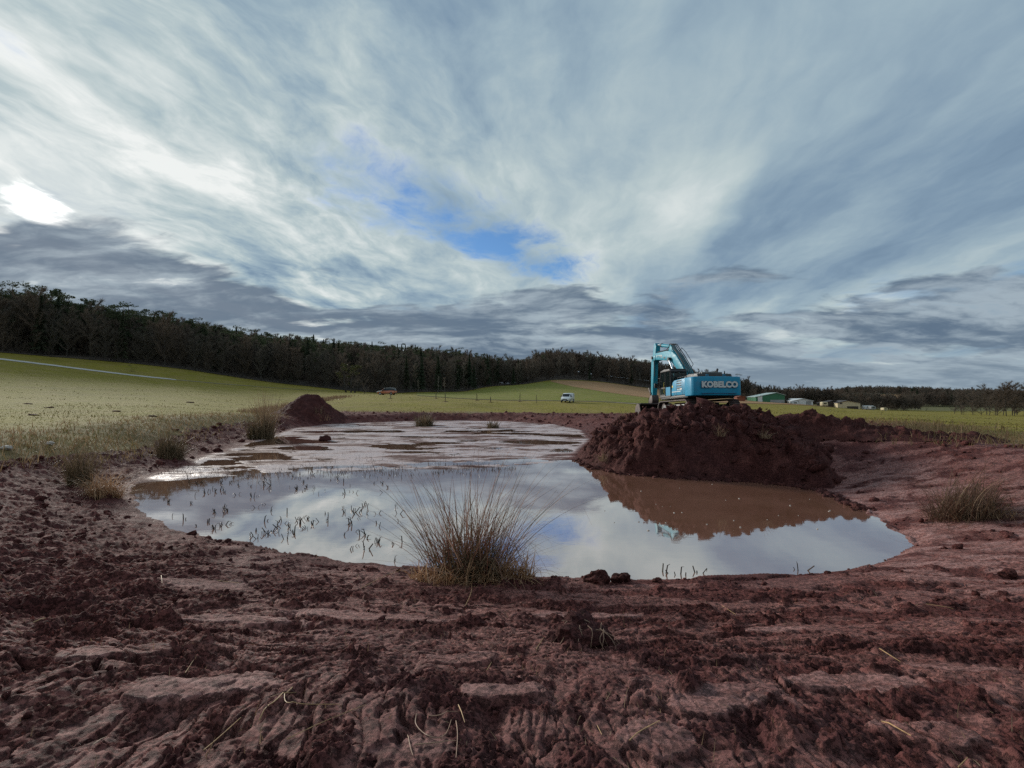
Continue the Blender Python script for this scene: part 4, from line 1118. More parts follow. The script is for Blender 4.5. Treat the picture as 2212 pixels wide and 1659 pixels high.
def text_obj(name, body, size, mat, parent, loc, rot, bold=0.0, sx=1.0, ext=.004, spacing=1.0):
    cu = bpy.data.curves.new('lettering', 'FONT'); cu.body = body; cu.size = size; cu.align_x = 'CENTER'; cu.align_y = 'CENTER'
    cu.offset = bold; cu.extrude = ext; cu.space_character = spacing; cu.resolution_u = 3
    t = bpy.data.objects.new('lettering', cu); COL.objects.link(t)
    bpy.context.view_layer.update()
    me = bpy.data.meshes.new_from_object(t.evaluated_get(bpy.context.evaluated_depsgraph_get()))
    bpy.data.objects.remove(t); bpy.data.curves.remove(cu)
    me.name = name; me.materials.clear(); me.materials.append(mat)
    o = link(name, me, parent); o.location = loc; o.rotation_euler = rot; o.scale = (sx, 1, 1)
    return o

def build_excavator(loc, heading, pitch):
    root = empty('excavator', loc, (0, pitch, heading), 'turquoise blue tracked excavator working on top of the red earth mound', 'excavator')
    # ---- running gear
    for sy in (1, -1):
        y0, y1 = sorted((sy * .86, sy * 1.42))
        L, rr = 1.55, .40
        pts = []
        n = 46; per = 4 * L + 2 * math.pi * rr
        sh = MB()
        for i in range(n):
            d = per * i / n
            if d < 2 * L: c = (-L + d, .02 + 2 * rr + .06); a = 0
            elif d < 2 * L + math.pi * rr: a = (d - 2 * L) / rr; c = (L + math.sin(a) * (rr + .03), .05 + rr + math.cos(a) * (rr + .03))
            elif d < 4 * L + math.pi * rr: a = math.pi; c = (L - (d - 2 * L - math.pi * rr), .03)
            else: a = math.pi + (d - 4 * L - math.pi * rr) / rr; c = (-L + math.sin(a) * (rr + .03), .05 + rr + math.cos(a) * (rr + .03))
            M = Matrix.Translation((c[0], 0, c[1])) @ Matrix.Rotation(a, 4, 'Y')
            sh.box((-.10, y0, -.02), (.10, y1, .025), 0, M); sh.box((-.085, y0, .025), (-.06, y1, .06), 0, M); sh.box((.02, y0, .025), (.045, y1, .06), 0, M)
        tr = sh.build('track_belt', M_STEELM, root)
        f = MB(); f.prism([(-L, .25), (L, .25), (L + .05, .5), (L - .2, .68), (-L + .2, .68), (-L - .05, .5)], sy * 1.14 - .17, sy * 1.14 + .17, .03); f.build('track_frame', M_GREYP, tr)
        for k in range(7): MB().cyl((-1.3 + k * .43, sy * 1.14 - .2, .19), (-1.3 + k * .43, sy * 1.14 + .2, .19), .13, 12).build('track_roller', M_STEELM, tr)
        MB().cyl((L, sy * 1.14 - .12, .45), (L, sy * 1.14 + .12, .45), .36, 20).build('idler_wheel', M_STEELM, tr)
        MB().cyl((-L, sy * 1.14 - .12, .45), (-L, sy * 1.14 + .12, .45), .34, 20).build('drive_sprocket', M_STEELM, tr)
    MB().box((-.75, -.95, .38), (.75, .95, .78), .05).build('undercarriage', M_BLACK, root)
    MB().cyl((0, 0, .76), (0, 0, 1.02), .55, 28).build('slewing_ring', M_BLACK, root)
    # ---- upper structure
    MB().prism([(-1.7, -1.28), (1.75, -1.28), (1.95, -1.1), (1.95, 1.12), (1.8, 1.28), (-1.7, 1.28)], 1.0, 1.17, .03, axis='z').build('deck', M_BLACK, root)
    # counterweight with rounded corners
    a = []
    for c, s, e in (((-2.15, -1.0), 180, 270), ((-2.15, 1.0), 90, 180)):
        pass
    plan = [(-1.45, -1.32)] + [(-2.10 - .36 * math.sin(R(t)), -.97 - .36 * math.cos(R(t))) for t in range(0, 91, 15)] + [(-2.52, -.3), (-2.52, .3)] + [(-2.10 - .36 * math.cos(R(t)), .97 + .36 * math.sin(R(t))) for t in range(0, 91, 15)] + [(-1.45, 1.32)]
    cw = MB().prism(plan, 1.08, 2.05, .075, 3, axis='z'); cwo = cw.build('counterweight', M_TEAL, root)
    g = MB(); g.box((-2.545, -.92, 1.18), (-2.50, .92, 1.205)); g.build('counterweight_groove', M_NAVY, cwo)
    for yy in (-.45, .45): MB().tube([(-2.2, yy - .05, 2.08), (-2.2, yy - .05, 2.17), (-2.2, yy + .05, 2.17), (-2.2, yy + .05, 2.08)], .018, 6).build('lifting_eye', M_TEAL, cwo)
    # white lettering with dark outline
    text_obj('lettering_outline', 'KOBELCO', .40, M_NAVY, cwo, (-2.534, -.03, 1.62), (R(90), 0, R(-90)), .042, 1.03, .004, 1.02)
    text_obj('lettering', 'KOBELCO', .40, M_WHITE, cwo, (-2.544, -.03, 1.625), (R(90), 0, R(-90)), .024, 1.03, .004, 1.02)
    # engine hood and top covers
    h = MB().prism([(-2.0, 2.08), (-1.95, 2.24), (-1.0, 2.30), (-.45, 2.22), (-.35, 2.0), (-.35, 1.8), (-2.0, 1.8)], -1.0, .86, .04); ho = h.build('engine_hood', M_BLACK, root)
    for k in range(6): MB().box((-1.85 + k * .24, -.55, 2.25), (-1.73 + k * .24, .55, 2.335), .012).build('hood_slot', M_GREYP, ho)
    MB().tube([(-1.2, -.62, 2.25), (-1.2, -.62, 2.48), (-1.27, -.62, 2.55)], .055, 10).build('exhaust_pipe', M_BLACK, ho)
    # left side: panels with louvres, service door, prints
    sp = MB().prism([(-1.5, 1.17), (.28, 1.17), (.28, 1.45), (.12, 1.92), (-.1, 2.02), (-1.5, 2.06)], .80, 1.30, .05, 2); spo = sp.build('side_panel', M_TEAL, root)
    for z in (1.96, 1.83, 1.70, 1.57): MB().box((-1.02, 1.28, z - .04), (-.48, 1.312, z + .02), .006).build('louvre', M_BLACK, spo)
    MB().box((-.42, 1.27, 1.20), (-.405, 1.306, 1.97)).build('door_gap', M_NAVY, spo)
    MB().box((-1.12, 1.27, 1.20), (-1.105, 1.306, 2.0)).build('door_gap', M_NAVY, spo)
    MB().box((-.95, 1.29, 1.36), (.18, 1.306, 1.40)).build('white_stripe', M_WHITE, spo)
    text_obj('model_number', 'SK', .17, M_WHITE, spo, (-.62, 1.305, 1.50), (R(90), 0, R(180)), .008, 1.1, .003)
    MB().box((-1.08, 1.29, 1.44), (-.80, 1.306, 1.54), .004).build('white_print', M_WHITE, spo)
    MB().box((.05, 1.29, 1.62), (.15, 1.306, 1.74), .004).build('warning_sign', M_YELL, spo)
    rp = MB().prism([(-1.5, 1.17), (1.7, 1.17), (1.7, 1.62), (.9, 1.72), (.2, 2.0), (-1.5, 2.06)], -1.30, -.62, .05, 2); rp.build('right_panel', M_TEAL, root)
    MB().tube([(.5, -1.2, 1.7), (.5, -1.2, 2.35), (1.5, -1.2, 2.1), (1.5, -1.2, 1.6)], .02, 6).build('handrail', M_BLACK, root)
    MB().tube([(-.2, 1.12, 2.02), (-.2, 1.12, 2.16), (-1.3, 1.12, 2.16), (-1.3, 1.12, 2.05)], .017, 6).build('handrail', M_BLACK, root)
    # ---- cab
    cx0, cx1, cy0, cy1, cz0, cz1 = .38, 1.90, .34, 1.30, 1.17, 2.70
    cab = MB()
    sil = [(cx0, cz0), (cx1 + .03, cz0), (cx1 + .08, 1.75), (cx1 - .18, cz1 - .08), (cx0 + .1, cz1), (cx0, cz1 - .12)]
    def bar(a, b, w): cab.tube([a, b], w, 6)
    for y in (cy0 + .03, cy1 - .03):
        for i in range(len(sil)):
            p, q_ = sil[i], sil[(i + 1) % len(sil)]
            bar((p[0], y, p[1]), (q_[0], y, q_[1]), .045)
        bar((1.12, y, cz0), (1.08, y, cz1 - .03), .045)
    for p in sil: bar((p[0], cy0 + .03, p[1]), (p[0], cy1 - .03, p[1]), .045)
    cabo = cab.build('cab', M_BLACK, root)
    MB().prism([(cx0 - .03, cz1 - .10), (cx0 + .1, cz1 + .02), (1.2, cz1 + .06), (cx1 - .15, cz1 - .02), (cx1 - .12, cz1 - .09)], cy0 - .02, cy1 + .02, .03).build('cab_roof', M_BLACK, cabo)
    MB().box((cx0 + .03, cy1 - .022, 1.22), (1.06, cy1 - .008, 1.70)).build('rear_side_panel', M_TEAL, cabo)
    MB().prism([(1.16, 1.22), (cx1, 1.22), (cx1 + .03, 1.72), (1.14, 1.72)], cy1 - .024, cy1 - .008).build('door_panel', M_BLACK, cabo)
    MB().prism([(1.20, 1.30), (cx1 - .06, 1.30), (cx1 - .03, 1.64), (1.19, 1.64)], cy1 - .006, cy1 + .004).build('door_window', M_GLASS, cabo)
    MB().prism([(1.15, 1.76), (cx1 + .03, 1.76), (cx1 - .2, cz1 - .14), (1.11, cz1 - .09)], cy1 - .02, cy1 - .01).build('door_glass', M_GLASS, cabo)
    MB().prism([(cx0 + .05, 1.74), (1.05, 1.74), (1.02, cz1 - .09), (cx0 + .13, cz1 - .07)], cy1 - .02, cy1 - .01).build('side_glass', M_GLASS, cabo)
    MB().prism([(cx0 + .05, 1.5), (cx1, 1.5), (cx1 - .2, cz1 - .14), (cx0 + .13, cz1 - .07)], cy0 + .01, cy0 + .02).build('right_glass', M_GLASS, cabo)
    MB().box((cx0 + .01, cy0 + .08, 1.72), (cx0 + .02, cy1 - .08, cz1 - .2)).build('rear_glass', M_GLASS, cabo)
    w = MB(); w.raw([(cx1 + .06, cy0 + .07, 1.72), (cx1 + .06, cy1 - .07, 1.72), (cx1 - .17, cy1 - .07, cz1 - .12), (cx1 - .17, cy0 + .07, cz1 - .12)], [(0, 1, 2, 3)]); w.build('windscreen', M_GLASS, cabo)
    st = MB(); st.box((.62, .58, 1.45), (1.10, 1.06, 1.62), .05); st.box((.55, .60, 1.58), (.70, 1.04, 2.28), .05); st.box((.57, .68, 2.26), (.68, .96, 2.46), .04); st.build('seat', M_DASH, cabo)
    MB().box((1.5, .45, 1.2), (1.82, .62, 1.95), .03).build('console', M_DASH, cabo)
    MB().tube([(1.16, cy1 + .03, 1.35), (1.16, cy1 + .06, 1.4), (1.16, cy1 + .06, 1.95), (1.16, cy1 + .03, 2.0)], .014, 6).build('grab_handle', M_YELL, cabo)
    MB().tube([(cx1 + .02, cy1, 2.1), (cx1 + .2, cy1 + .18, 2.1), (cx1 + .2, cy1 + .18, 1.95)], .012, 5).box((cx1 + .12, cy1 + .10, 1.72), (cx1 + .18, cy1 + .28, 2.0), .02).build('mirror', M_BLACK, cabo)
    MB().tube([(1.98, 1.2, 1.15), (2.02, 1.25, .75), (1.75, 1.25, .75), (1.75, 1.2, 1.1)], .018, 5).build('step', M_BLACK, root)
    # ---- boom
    bp = [(.02, 1.62), (.42, 1.52), (1.22, 2.22), (2.05, 3.00), (2.65, 3.37), (3.4, 3.56), (5.40, 3.84), (5.70, 3.90), (5.68, 4.14), (5.30, 4.26), (3.4, 4.18), (2.55, 4.03), (1.95, 3.72), (1.1, 2.95), (.2, 2.02), (-.05, 1.85)]
    bo = MB().prism(bp, -.24, .24, .035).build('boom', M_TEAL2, root)
    for s in (-1, 1): MB().box((5.15, s * .20 - .07, 3.78), (5.75, s * .20 + .07, 4.12), .03).build('boom_fork', M_TEAL2, bo)
    MB().prism([(4.02, 3.82), (4.98, 3.95), (4.98, 4.10), (4.02, 4.00)], .240, .250).build('name_plate', M_WHITE, bo)
    text_obj('lettering', 'KOBELCO', .17, M_TEAL2, bo, (4.50, .256, 3.945), (R(90), R(8), R(180)), .008, 1.05, .003)
    MB().box((3.55, .240, 3.72), (3.78, .250, 3.82)).build('black_print', M_BLACK, bo)
    MB().prism([(2.5, 4.0), (3.25, 4.15), (3.05, 4.42), (2.8, 4.40)], -.15, .15, .02).build('cylinder_bracket', M_TEAL2, bo)
    for s in (-1, 1):
        A, B = Vector((.95, s * .36, 1.35)), Vector((2.70, s * .36, 3.55))
        m_ = A.lerp(B, .60)
        c = MB().cyl(A, m_, .095, 14).build('boom_cylinder', M_TEAL2, root)
        MB().cyl(m_, B, .055, 12).build('chrome_rod', M_CHROME, c)
        MB().cyl(B - Vector((0, s * .14, 0)), B + Vector((0, s * .07, 0)), .12, 14).build('rod_eye', M_BLACK, c)
    A, B = Vector((2.95, 0, 4.38)), Vector((5.34, 0, 4.86)); m_ = A.lerp(B, .70)
    c = MB().cyl(A, m_, .11, 14).build('arm_cylinder', M_TEAL2, root); MB().cyl(m_, B, .06, 12).build('chrome_rod', M_CHROME, c)
    MB().cyl(m_ - (B - A).normalized() * .12, m_, .135, 14).build('gland', M_BLACK, c)
    # hydraulic lines over the boom knee
    for k in range(4):
        y = -.16 + .11 * k
        MB().tube([(.15, y, 2.1), (.9, y, 2.95), (1.5, y, 3.52), (1.95, y, 3.92), (2.35, y, 4.22), (2.6, y, 4.46), (2.9, y, 4.56), (3.15, y, 4.36), (3.5, y, 4.24), (5.0, y, 4.30)], .026, 6).build('hydraulic_hose', M_RUBBER, bo)
    for s in (-1, 1):
        MB().tube([(1.0, s * .24, 2.85), (.85, s * .3, 3.05), (1.75, s * .3, 3.88), (2.3, s * .3, 4.22), (2.5, s * .24, 4.02)], .018, 6).build('boom_rail', M_BLACK, bo)
    MB().tube([(5.45, .22, 3.85), (5.15, .34, 3.45), (5.05, .34, 3.05), (5.2, .3, 2.78), (5.55, .18, 2.75)], .03, 6).build('hydraulic_hose', M_RUBBER, bo)
    MB().tube([(5.5, -.1, 3.8), (5.1, -.1, 3.35), (5.0, -.1, 2.9), (5.3, -.1, 2.55), (5.6, -.1, 2.6)], .03, 6).build('hydraulic_hose', M_RUBBER, bo)
    # ---- arm (stick)
    ap = [(5.22, 4.72), (5.36, 4.98), (5.56, 4.98), (5.86, 4.15), (6.12, 3.85), (6.20, 3.2), (6.32, 1.62), (6.20, 1.42), (6.02, 1.42), (5.66, 3.55), (5.42, 3.85)]
    ar = MB().prism(ap, -.16, .16, .03).build('arm', M_TEAL2, root)
    MB().cyl((5.62, -.34, 4.0), (5.62, .34, 4.0), .10, 14).build('pivot_pin', M_BLACK, ar)
    A, B = Vector((6.02, 0, 4.15)), Vector((6.58, 0, 1.95)); m_ = A.lerp(B, .62)
    c = MB().cyl(A, m_, .095, 12).build('bucket_cylinder', M_TEAL2, root); MB().cyl(m_, B, .05, 10).build('chrome_rod', M_CHROME, c)
    MB().tube([(6.22, .12, 3.6), (6.45, .14, 3.2), (6.42, .14, 2.7), (6.25, .12, 2.4)], .025, 6).build('hydraulic_hose', M_RUBBER, ar)
    lk = MB()
    for s in (-1, 1):
        lk.prism([(6.52, 2.02), (6.66, 1.98), (6.30, 1.50), (6.20, 1.58)], s * .2 - .03, s * .2 + .03, .01); lk.prism([(6.56, 2.02), (6.66, 1.95), (6.52, 1.12), (6.40, 1.14)], s * .12 - .03, s * .12 + .03, .01)
    lk.build('bucket_link', M_STEELM, ar)
    MB().prism([(5.95, 1.48), (6.28, 1.46), (6.62, 1.12), (6.62, .84), (5.98, .84), (5.88, 1.12)], -.24, .24, .03).build('quick_coupler', M_STEELM, root)
    # ---- wide ditching bucket
    cx, cz, rr = 6.15, .28, .62
    arc = [(cx + rr * math.cos(R(t)), cz + rr * 1.0 * math.sin(R(t))) for t in range(108, -78, -12)]
    inner = [(cx + (rr - .05) * math.cos(R(t)), cz + (rr - .05) * math.sin(R(t))) for t in range(-72, 109, 12)]
    lip = (5.62, cz - rr - .02)
    bk = MB()
    shell = arc + [lip, (lip[0], lip[1] + .03)] + inner
    bk.prism(shell, -1.12, 1.12)
    bko = bk.build('bucket', M_STEELM, root)
    side = arc + [lip, (5.70, .25), (5.86, .80)]
    for s in (-1, 1): MB().prism(side, s * 1.14 - .025, s * 1.14 + .025).build('side_plate', M_STEELM, bko)
    MB().box((5.52, -1.14, cz - rr - .035), (5.80, 1.14, cz - rr + .0)).build('cutting_edge', M_STEELM, bko)
    for s in (-1, 1): MB().prism([(5.98, .86), (6.5, .86), (6.62, .62), (6.1, .82)], s * .2 - .03, s * .2 + .03).build('hanger', M_STEELM, bko)
    MB().tube([(5.93, -1.1, .87), (5.93, 1.1, .87)], .06, 8).build('torque_tube', M_STEELM, bko)
    return root
ex = build_excavator((10.30, 26.2, 1.66), R(90 + 4.5), R(2.2))

# ------------------------------------------------------------------ vehicles
M_TYRE = simple('tyre_rubber', (.016, .016, .017), .8, var=.2)
M_RIM = simple('alloy_rim', (.42, .42, .43), .35, metal=.7, var=.1)
M_ORANGE = simple('copper_paint', (.50, .16, .085), .28, var=.06, coat=.6)
M_GLARE = simple('painted_sky_glare', (.62, .62, .62), .25, var=.04, coat=.5)  # reflected sky glare put into the colour; the car itself is copper
M_VANW = simple('white_van_paint', (.72, .73, .74), .3, var=.04, coat=.4)
M_LAMP = simple('lamp_glass', (.62, .64, .66), .15, var=.05)
M_RED = simple('red_lamp', (.35, .02, .02), .25, var=.05)
M_TRIM = simple('black_trim', (.02, .02, .022), .55, var=.15)
def wheel(parent, x, y, r, w):
    s = 1 if y > 0 else -1
    t = MB().cyl((x, y - s * w, r), (x, y, r), r, 20).build('wheel', M_TYRE, parent)
    MB().cyl((x, y - .01 * s, r), (x, y + s * .012, r), r * .62, 14).build('rim', M_RIM, t)
def loft_body(secs):
    """cross-sections (x, half-width low, half-width high, z low, z shoulder, z high)"""
    mb = MB(); ring = []
    vs, fs = [], []
    for x, wl, wh, z0, zs, z1 in secs:
        ring = [(x, -wl * .92, z0), (x, -wl, z0 + .12), (x, -wl, zs), (x, -wh, z1 - .05), (x, -wh * .9, z1), (x, wh * .9, z1), (x, wh, z1 - .05), (x, wl, zs), (x, wl, z0 + .12), (x, wl * .92, z0)]
        vs += ring
    n = 10
    for i in range(len(secs) - 1):
        for k in range(n): fs.append((i * n + k, i * n + (k + 1) % n, (i + 1) * n + (k + 1) % n, (i + 1) * n + k))
    fs += [tuple(range(n))[::-1], tuple(range((len(secs) - 1) * n, len(secs) * n))]
    return mb.raw(vs, fs, True)
def build_suv(loc, rz):
    o = empty('parked_car', loc, (0, 0, rz), 'copper orange car, painted sky glare on roof and bonnet, parked before the dark forest', 'car')
    b = loft_body([(-2.18, .80, .78, .45, .80, .92), (-2.05, .90, .86, .30, .92, 1.02), (-1.2, .92, .90, .25, .95, 1.04), (.7, .92, .88, .25, .93, 1.00), (1.2, .91, .80, .25, .86, .96), (1.95, .86, .74, .28, .74, .84), (2.22, .72, .62, .36, .58, .68)]).build('body', M_ORANGE, o)
    loft_body([(-2.10, .80, .70, .98, 1.02, 1.06), (-1.85, .82, .66, .98, 1.05, 1.58), (-1.2, .84, .64, .98, 1.06, 1.66), (.0, .84, .64, .98, 1.06, 1.64), (.55, .82, .62, .97, 1.04, 1.52), (1.25, .76, .70, .94, .96, .99)]).build('cabin_glass', M_DGLASS, o)
    MB().prism([(-1.98, 1.58), (-1.2, 1.69), (0, 1.67), (.58, 1.54), (.5, 1.51), (0, 1.60), (-1.2, 1.62), (-1.95, 1.54)], -.60, .60, .02).build('roof', M_GLARE, b)
    MB().prism([(.85, 1.02), (1.25, 1.01), (1.95, .90), (2.24, .74), (2.24, .62), (1.9, .70), (1.2, .84), (.85, .92)], -.90, .90, .02).build('bonnet', M_GLARE, b)  # sides drawn down over the wings so the painted glare covers them
    MB().raw([(1.27, -.66, 1.01), (1.27, .66, 1.01), (.58, .60, 1.55), (.58, -.60, 1.55)], [(0, 1, 2, 3)]).build('windscreen', M_GLARE, b)  # glass coloured pale as painted sky glare
    for s in (-1, 1):
        for a, c in (((-1.98, 1.0), (-1.72, 1.6)), ((-.55, 1.0), (-.5, 1.62)), ((.35, 1.0), (.1, 1.62)), ((1.15, .98), (.52, 1.52))): MB().tube([(a[0], s * .85, a[1]), (c[0], s * .66, c[1])], .035, 5).build('window_post', M_ORANGE if a[0] > .9 else M_TRIM, b)
        MB().tube([(-1.7, s * .6, 1.66), (-1.6, s * .6, 1.73), (-.1, s * .6, 1.73), (.1, s * .6, 1.65)], .02, 5).build('roof_rail', M_TRIM, b)
        MB().box((.6, s * .92 - .01, .98), (.8, s * .92 + s * .16 + .01, 1.12), .03).build('mirror', M_TRIM, o)
        MB().box((1.95, s * .62 - .14, .66), (2.16, s * .62 + .14, .78), .03).build('headlight', M_LAMP, o)
        MB().box((-2.19, s * .74 - .08, .75), (-2.05, s * .74 + .08, 1.0), .03).build('tail_lamp', M_RED, o)
        for x in (-1.36, 1.36): wheel(o, x, s * .93, .34, .22)
        MB().box((-1.0, s * .905 - .012, .26), (1.0, s * .905 + .012, .40), .01).build('sill', M_TRIM, o)
    MB().box((2.12, -.7, .28), (2.22, .7, .50), .03).build('front_bumper', M_TRIM, o); MB().box((-2.24, -.78, .32), (-2.10, .78, .56), .03).build('rear_bumper', M_TRIM, o)
    return o
def build_van(loc, rz):
    o = empty('delivery_van', loc, (0, 0, rz), 'small white delivery van parked in the field, facing the pond', 'van')
    b = loft_body([(-2.15, .84, .74, .35, 1.1, 1.80), (-2.05, .90, .80, .28, 1.15, 1.86), (-.2, .91, .80, .25, 1.15, 1.88), (.55, .91, .78, .25, 1.10, 1.80), (.75, .91, .77, .25, 1.08, 1.70), (1.30, .90, .80, .25, 1.0, 1.16), (1.85, .84, .72, .28, .86, .98), (2.12, .74, .62, .34, .66, .76)]).build('body', M_VANW, o)
    w = MB(); w.raw([(1.30, -.70, 1.20), (1.30, .70, 1.20), (.80, .66, 1.68), (.80, -.66, 1.68)], [(0, 1, 2, 3)])
    g = MB(); g.prism([(1.285, 1.18), (1.345, 1.19), (.83, 1.72), (.765, 1.70)], -.70, .70, .01); g.build('windscreen', M_DGLASS, o)
    for s in (-1, 1):
        d = MB().raw([(.25, s * .905, 1.18), (1.12, s * .893, 1.16), (.72, s * .805, 1.64), (.25, s * .806, 1.66)], [(0, 1, 2, 3)]).raw([(.25, s * .93, 1.18), (1.12, s * .918, 1.16), (.72, s * .83, 1.64), (.25, s * .831, 1.66)], [(0, 1, 2, 3)])
        d.build('side_window', M_DGLASS, o)
        MB().box((.95, s * 1.02 - .1, 1.12), (1.08, s * 1.02 + .1, 1.34), .03).build('mirror', M_TRIM, o)
        MB().prism([(1.70, .78), (2.06, .70), (1.98, .84), (1.66, .98)], s * .70 - .10, s * .70 + .10, .02).build('headlight', M_LAMP, o)
        for x in (-1.35, 1.35): wheel(o, x, s * .925, .32, .2)
        MB().box((.2, s * .905 - .01, .3), (.215, s * .905 + .012, 1.1)).build('door_gap', M_TRIM, o)
        MB().box((-1.8, s * .905 - .012, .62), (.9, s * .905 + .014, .70), .006).build('rub_strip', M_TRIM, o)
    MB().box((2.0, -.72, .26), (2.19, .72, .50), .04).build('front_bumper', M_TRIM, o)
    MB().box((2.06, -.46, .54), (2.15, .46, .68), .02).build('grille', M_TRIM, o)
    MB().box((2.185, -.24, .38), (2.20, .24, .48), .003).build('number_plate', M_WHITE, o)
    return o
x, y, z = hit(836, 853.2); build_suv((x, y, z), R(180 - 8))
x, y, z = hit(1226, 869.5); build_van((x, y, z), R(-90 - 22))

# ------------------------------------------------------------------ farm at the right
M_GREENM = simple('green_sheet', (.030, .150, .075), .55, var=.10, scale=.4)
M_ROOFG = simple('pale_roof_sheet', (.36, .44, .42), .5, var=.12, scale=.3)
M_HALLW = simple('white_sheet', (.62, .64, .64), .55, var=.08, scale=.3)
M_ROOFD = simple('dark_roof', (.055, .045, .042), .7, var=.3, scale=.5)
M_CREAM = simple('cream_render', (.55, .47, .30), .8, var=.12, scale=.4)
M_RUST = simple('rusty_sheet', (.22, .065, .035), .8, var=.25, scale=.4)
M_TIMB = simple('dark_timber', (.050, .038, .030), .8, var=.3, scale=.6)
M_CONC = simple('grey_concrete', (.28, .29, .29), .85, var=.15, scale=.4)
def barn(name, u, v, Y, w, d, eave, top, rz, mats, label, cat, off=.5, lean=0.0, extras=None):
    p = at_y(u, v, Y); z = gz(p[0], p[1])
    o = empty(name, (p[0], p[1], min(z, p[2]) - .1), (0, 0, rz), label, cat)
    g = w / 2
    MB().prism([(-g, 0), (g, 0), (g, eave), (-g + w * off, top), (-g, eave - lean)], 0, d).build('walls', mats[0], o)
    rf = MB(); t = .16; rx = -g + w * off
    rf.prism([(-g - .4, eave - lean - .15), (rx, top + .05), (g + .4, eave - .15), (g + .4, eave + t - .10), (rx, top + t + .1), (-g - .4, eave - lean + t - .1)], -.4, d + .4); rf.build('roof', mats[1], o)
    if extras: extras(o, g, d)
    return o
def ex_green(o, g, d):
    MB().box((-g + .9, -.08, .1), (-g + 3.0, -.004, 3.4)).build('roller_door', M_HALLW, o)
    MB().box((g * .0, -.07, .0), (g - .1, -.003, 1.5)).build('concrete_plinth', M_CONC, o)
    for k in range(8): MB().box((-g + .5 + k * 2 * g / 8, -.05, 3.6), (-g + .56 + k * 2 * g / 8, -.002, 4.2)).build('wall_rib', M_GREENM, o)
barn('green_shed', 1664, 869, 240, 13.5, 16, 3.9, 5.0, R(-12), (M_GREENM, M_ROOFG), 'green metal shed with a pale roof at the field edge', 'shed', .72, .9, ex_green)
def ex_hall(o, g, d):
    MB().box((-g + .6, -.07, .1), (-g + 3.2, -.003, 2.3)).build('gate', M_CONC, o); MB().box((g - 3.4, -.07, .1), (g - .8, -.003, 2.3)).build('gate', M_CONC, o)
barn('white_hall', 1734, 875.5, 250, 10, 14, 2.4, 3.5, R(-10), (M_HALLW, M_HALLW), 'low white hall right of the green shed', 'hall', .5, 0, ex_hall)
def ex_lean(o, g, d):
    for k in range(4): MB().box((-g + .3 + k * (2 * g - .6) / 3, -.25, 0), (-g + .5 + k * (2 * g - .6) / 3, -.05, 1.9)).build('post', M_TIMB, o)
barn('open_shed', 1698, 873, 258, 13, 8, 2.0, 2.7, R(-8), (M_TIMB, M_ROOFD), 'low dark open shed behind the white hall', 'shed', .5, 0, ex_lean)
def ex_barn(o, g, d):
    MB().box((-.8, -.09, 0), (g - .9, -.004, 1.6)).build('open_bay', M_TIMB, o)
    MB().box((-g + .9, -.07, 2.7), (-g + 2.0, -.003, 3.4)).build('window', M_ROOFD, o)
barn('cream_barn', 1834, 884, 235, 9.5, 16, 3.3, 4.3, R(-22), (M_CREAM, M_ROOFD), 'cream barn gable with a dark roof and open bay', 'barn', .45, 0, ex_barn)
barn('dark_stable', 1800, 878, 244, 11, 9, 2.2, 3.4, R(-22), (M_TIMB, M_ROOFD), 'dark timber stable left of the cream barn', 'stable', .5)
barn('rusty_shed', 1601, 862, 215, 3.4, 5, 2.1, 2.4, R(-10), (M_RUST, M_RUST), 'small rusty red shed right beside the excavator counterweight', 'shed', .5)
def trailer(u, v, Y, L, h, label, mat, cat='trailer', rz=0.0):
    p = at_y(u, v, Y); z = gz(p[0], p[1]); o = empty('trailer', (p[0], p[1], min(z, p[2])), (0, 0, rz), label, cat)
    b = MB().prism([(-L / 2, .45), (L / 2, .45), (L / 2 - .05, h * .8), (L / 2 - .35, h), (-L / 2 + .2, h), (-L / 2 - .05, h * .8)], -1, 1, .06).build('body', mat, o)
    MB().box((-L / 4, -1.01, h * .55), (L / 4, -.985, h * .8)).build('window', M_DGLASS, b)
    for s in (-1, 1): wheel(o, 0, s * .98, .32, .2)
    MB().tube([(L / 2, 0, .5), (L / 2 + 1, 0, .5)], .05, 5).build('drawbar', M_TRIM, o)
trailer(1780, 877, 238, 2.8, 2.3, 'cream trailer parked at the left end of the dark stable', M_CREAM)
trailer(1875, 885, 232, 4.6, 2.2, 'white trailer right of the cream barn', M_HALLW)
trailer(1884, 886, 228, 2.4, 1.9, 'short pale trailer parked against the white trailer', M_CONC)
trailer(1910, 888, 222, 1.9, 1.6, 'small cream trailer under the bare bushes, farthest right', M_CREAM)
trailer(1716, 876, 246, 3.4, 2.1, 'white trailer beside the left gate of the white hall', M_HALLW)

# ------------------------------------------------------------------ trees
M_BARK = simple('grey_brown_bark', (.040, .033, .029), .9, var=.3, scale=1.0)
M_BARKP = simple('pine_bark', (.085, .052, .036), .9, var=.3, scale=1.0)
M_BIRCH = simple('birch_bark', (.24, .225, .205), .8, var=.3, scale=1.2)
M_TWIG = veg('bare_twigs', [(.13, .105, .092), (.16, .13, .11), (.10, .085, .075), (.19, .15, .125)], rough=.9)
M_TWIGL = veg('pale_twigs', [(.24, .20, .17), (.27, .225, .19), (.19, .16, .135)], rough=.9)
M_NEED = veg('pine_needles', [(.050, .070, .036), (.066, .090, .044), (.084, .10, .05), (.042, .056, .032)], rough=.85)
M_SPRU = veg('spruce_needles', [(.036, .052, .033), (.048, .068, .041), (.060, .080, .048)], rough=.85)
M_IVY = veg('ivy_leaves', [(.05, .065, .018), (.035, .05, .016), (.085, .085, .022), (.12, .105, .03)], rough=.7)
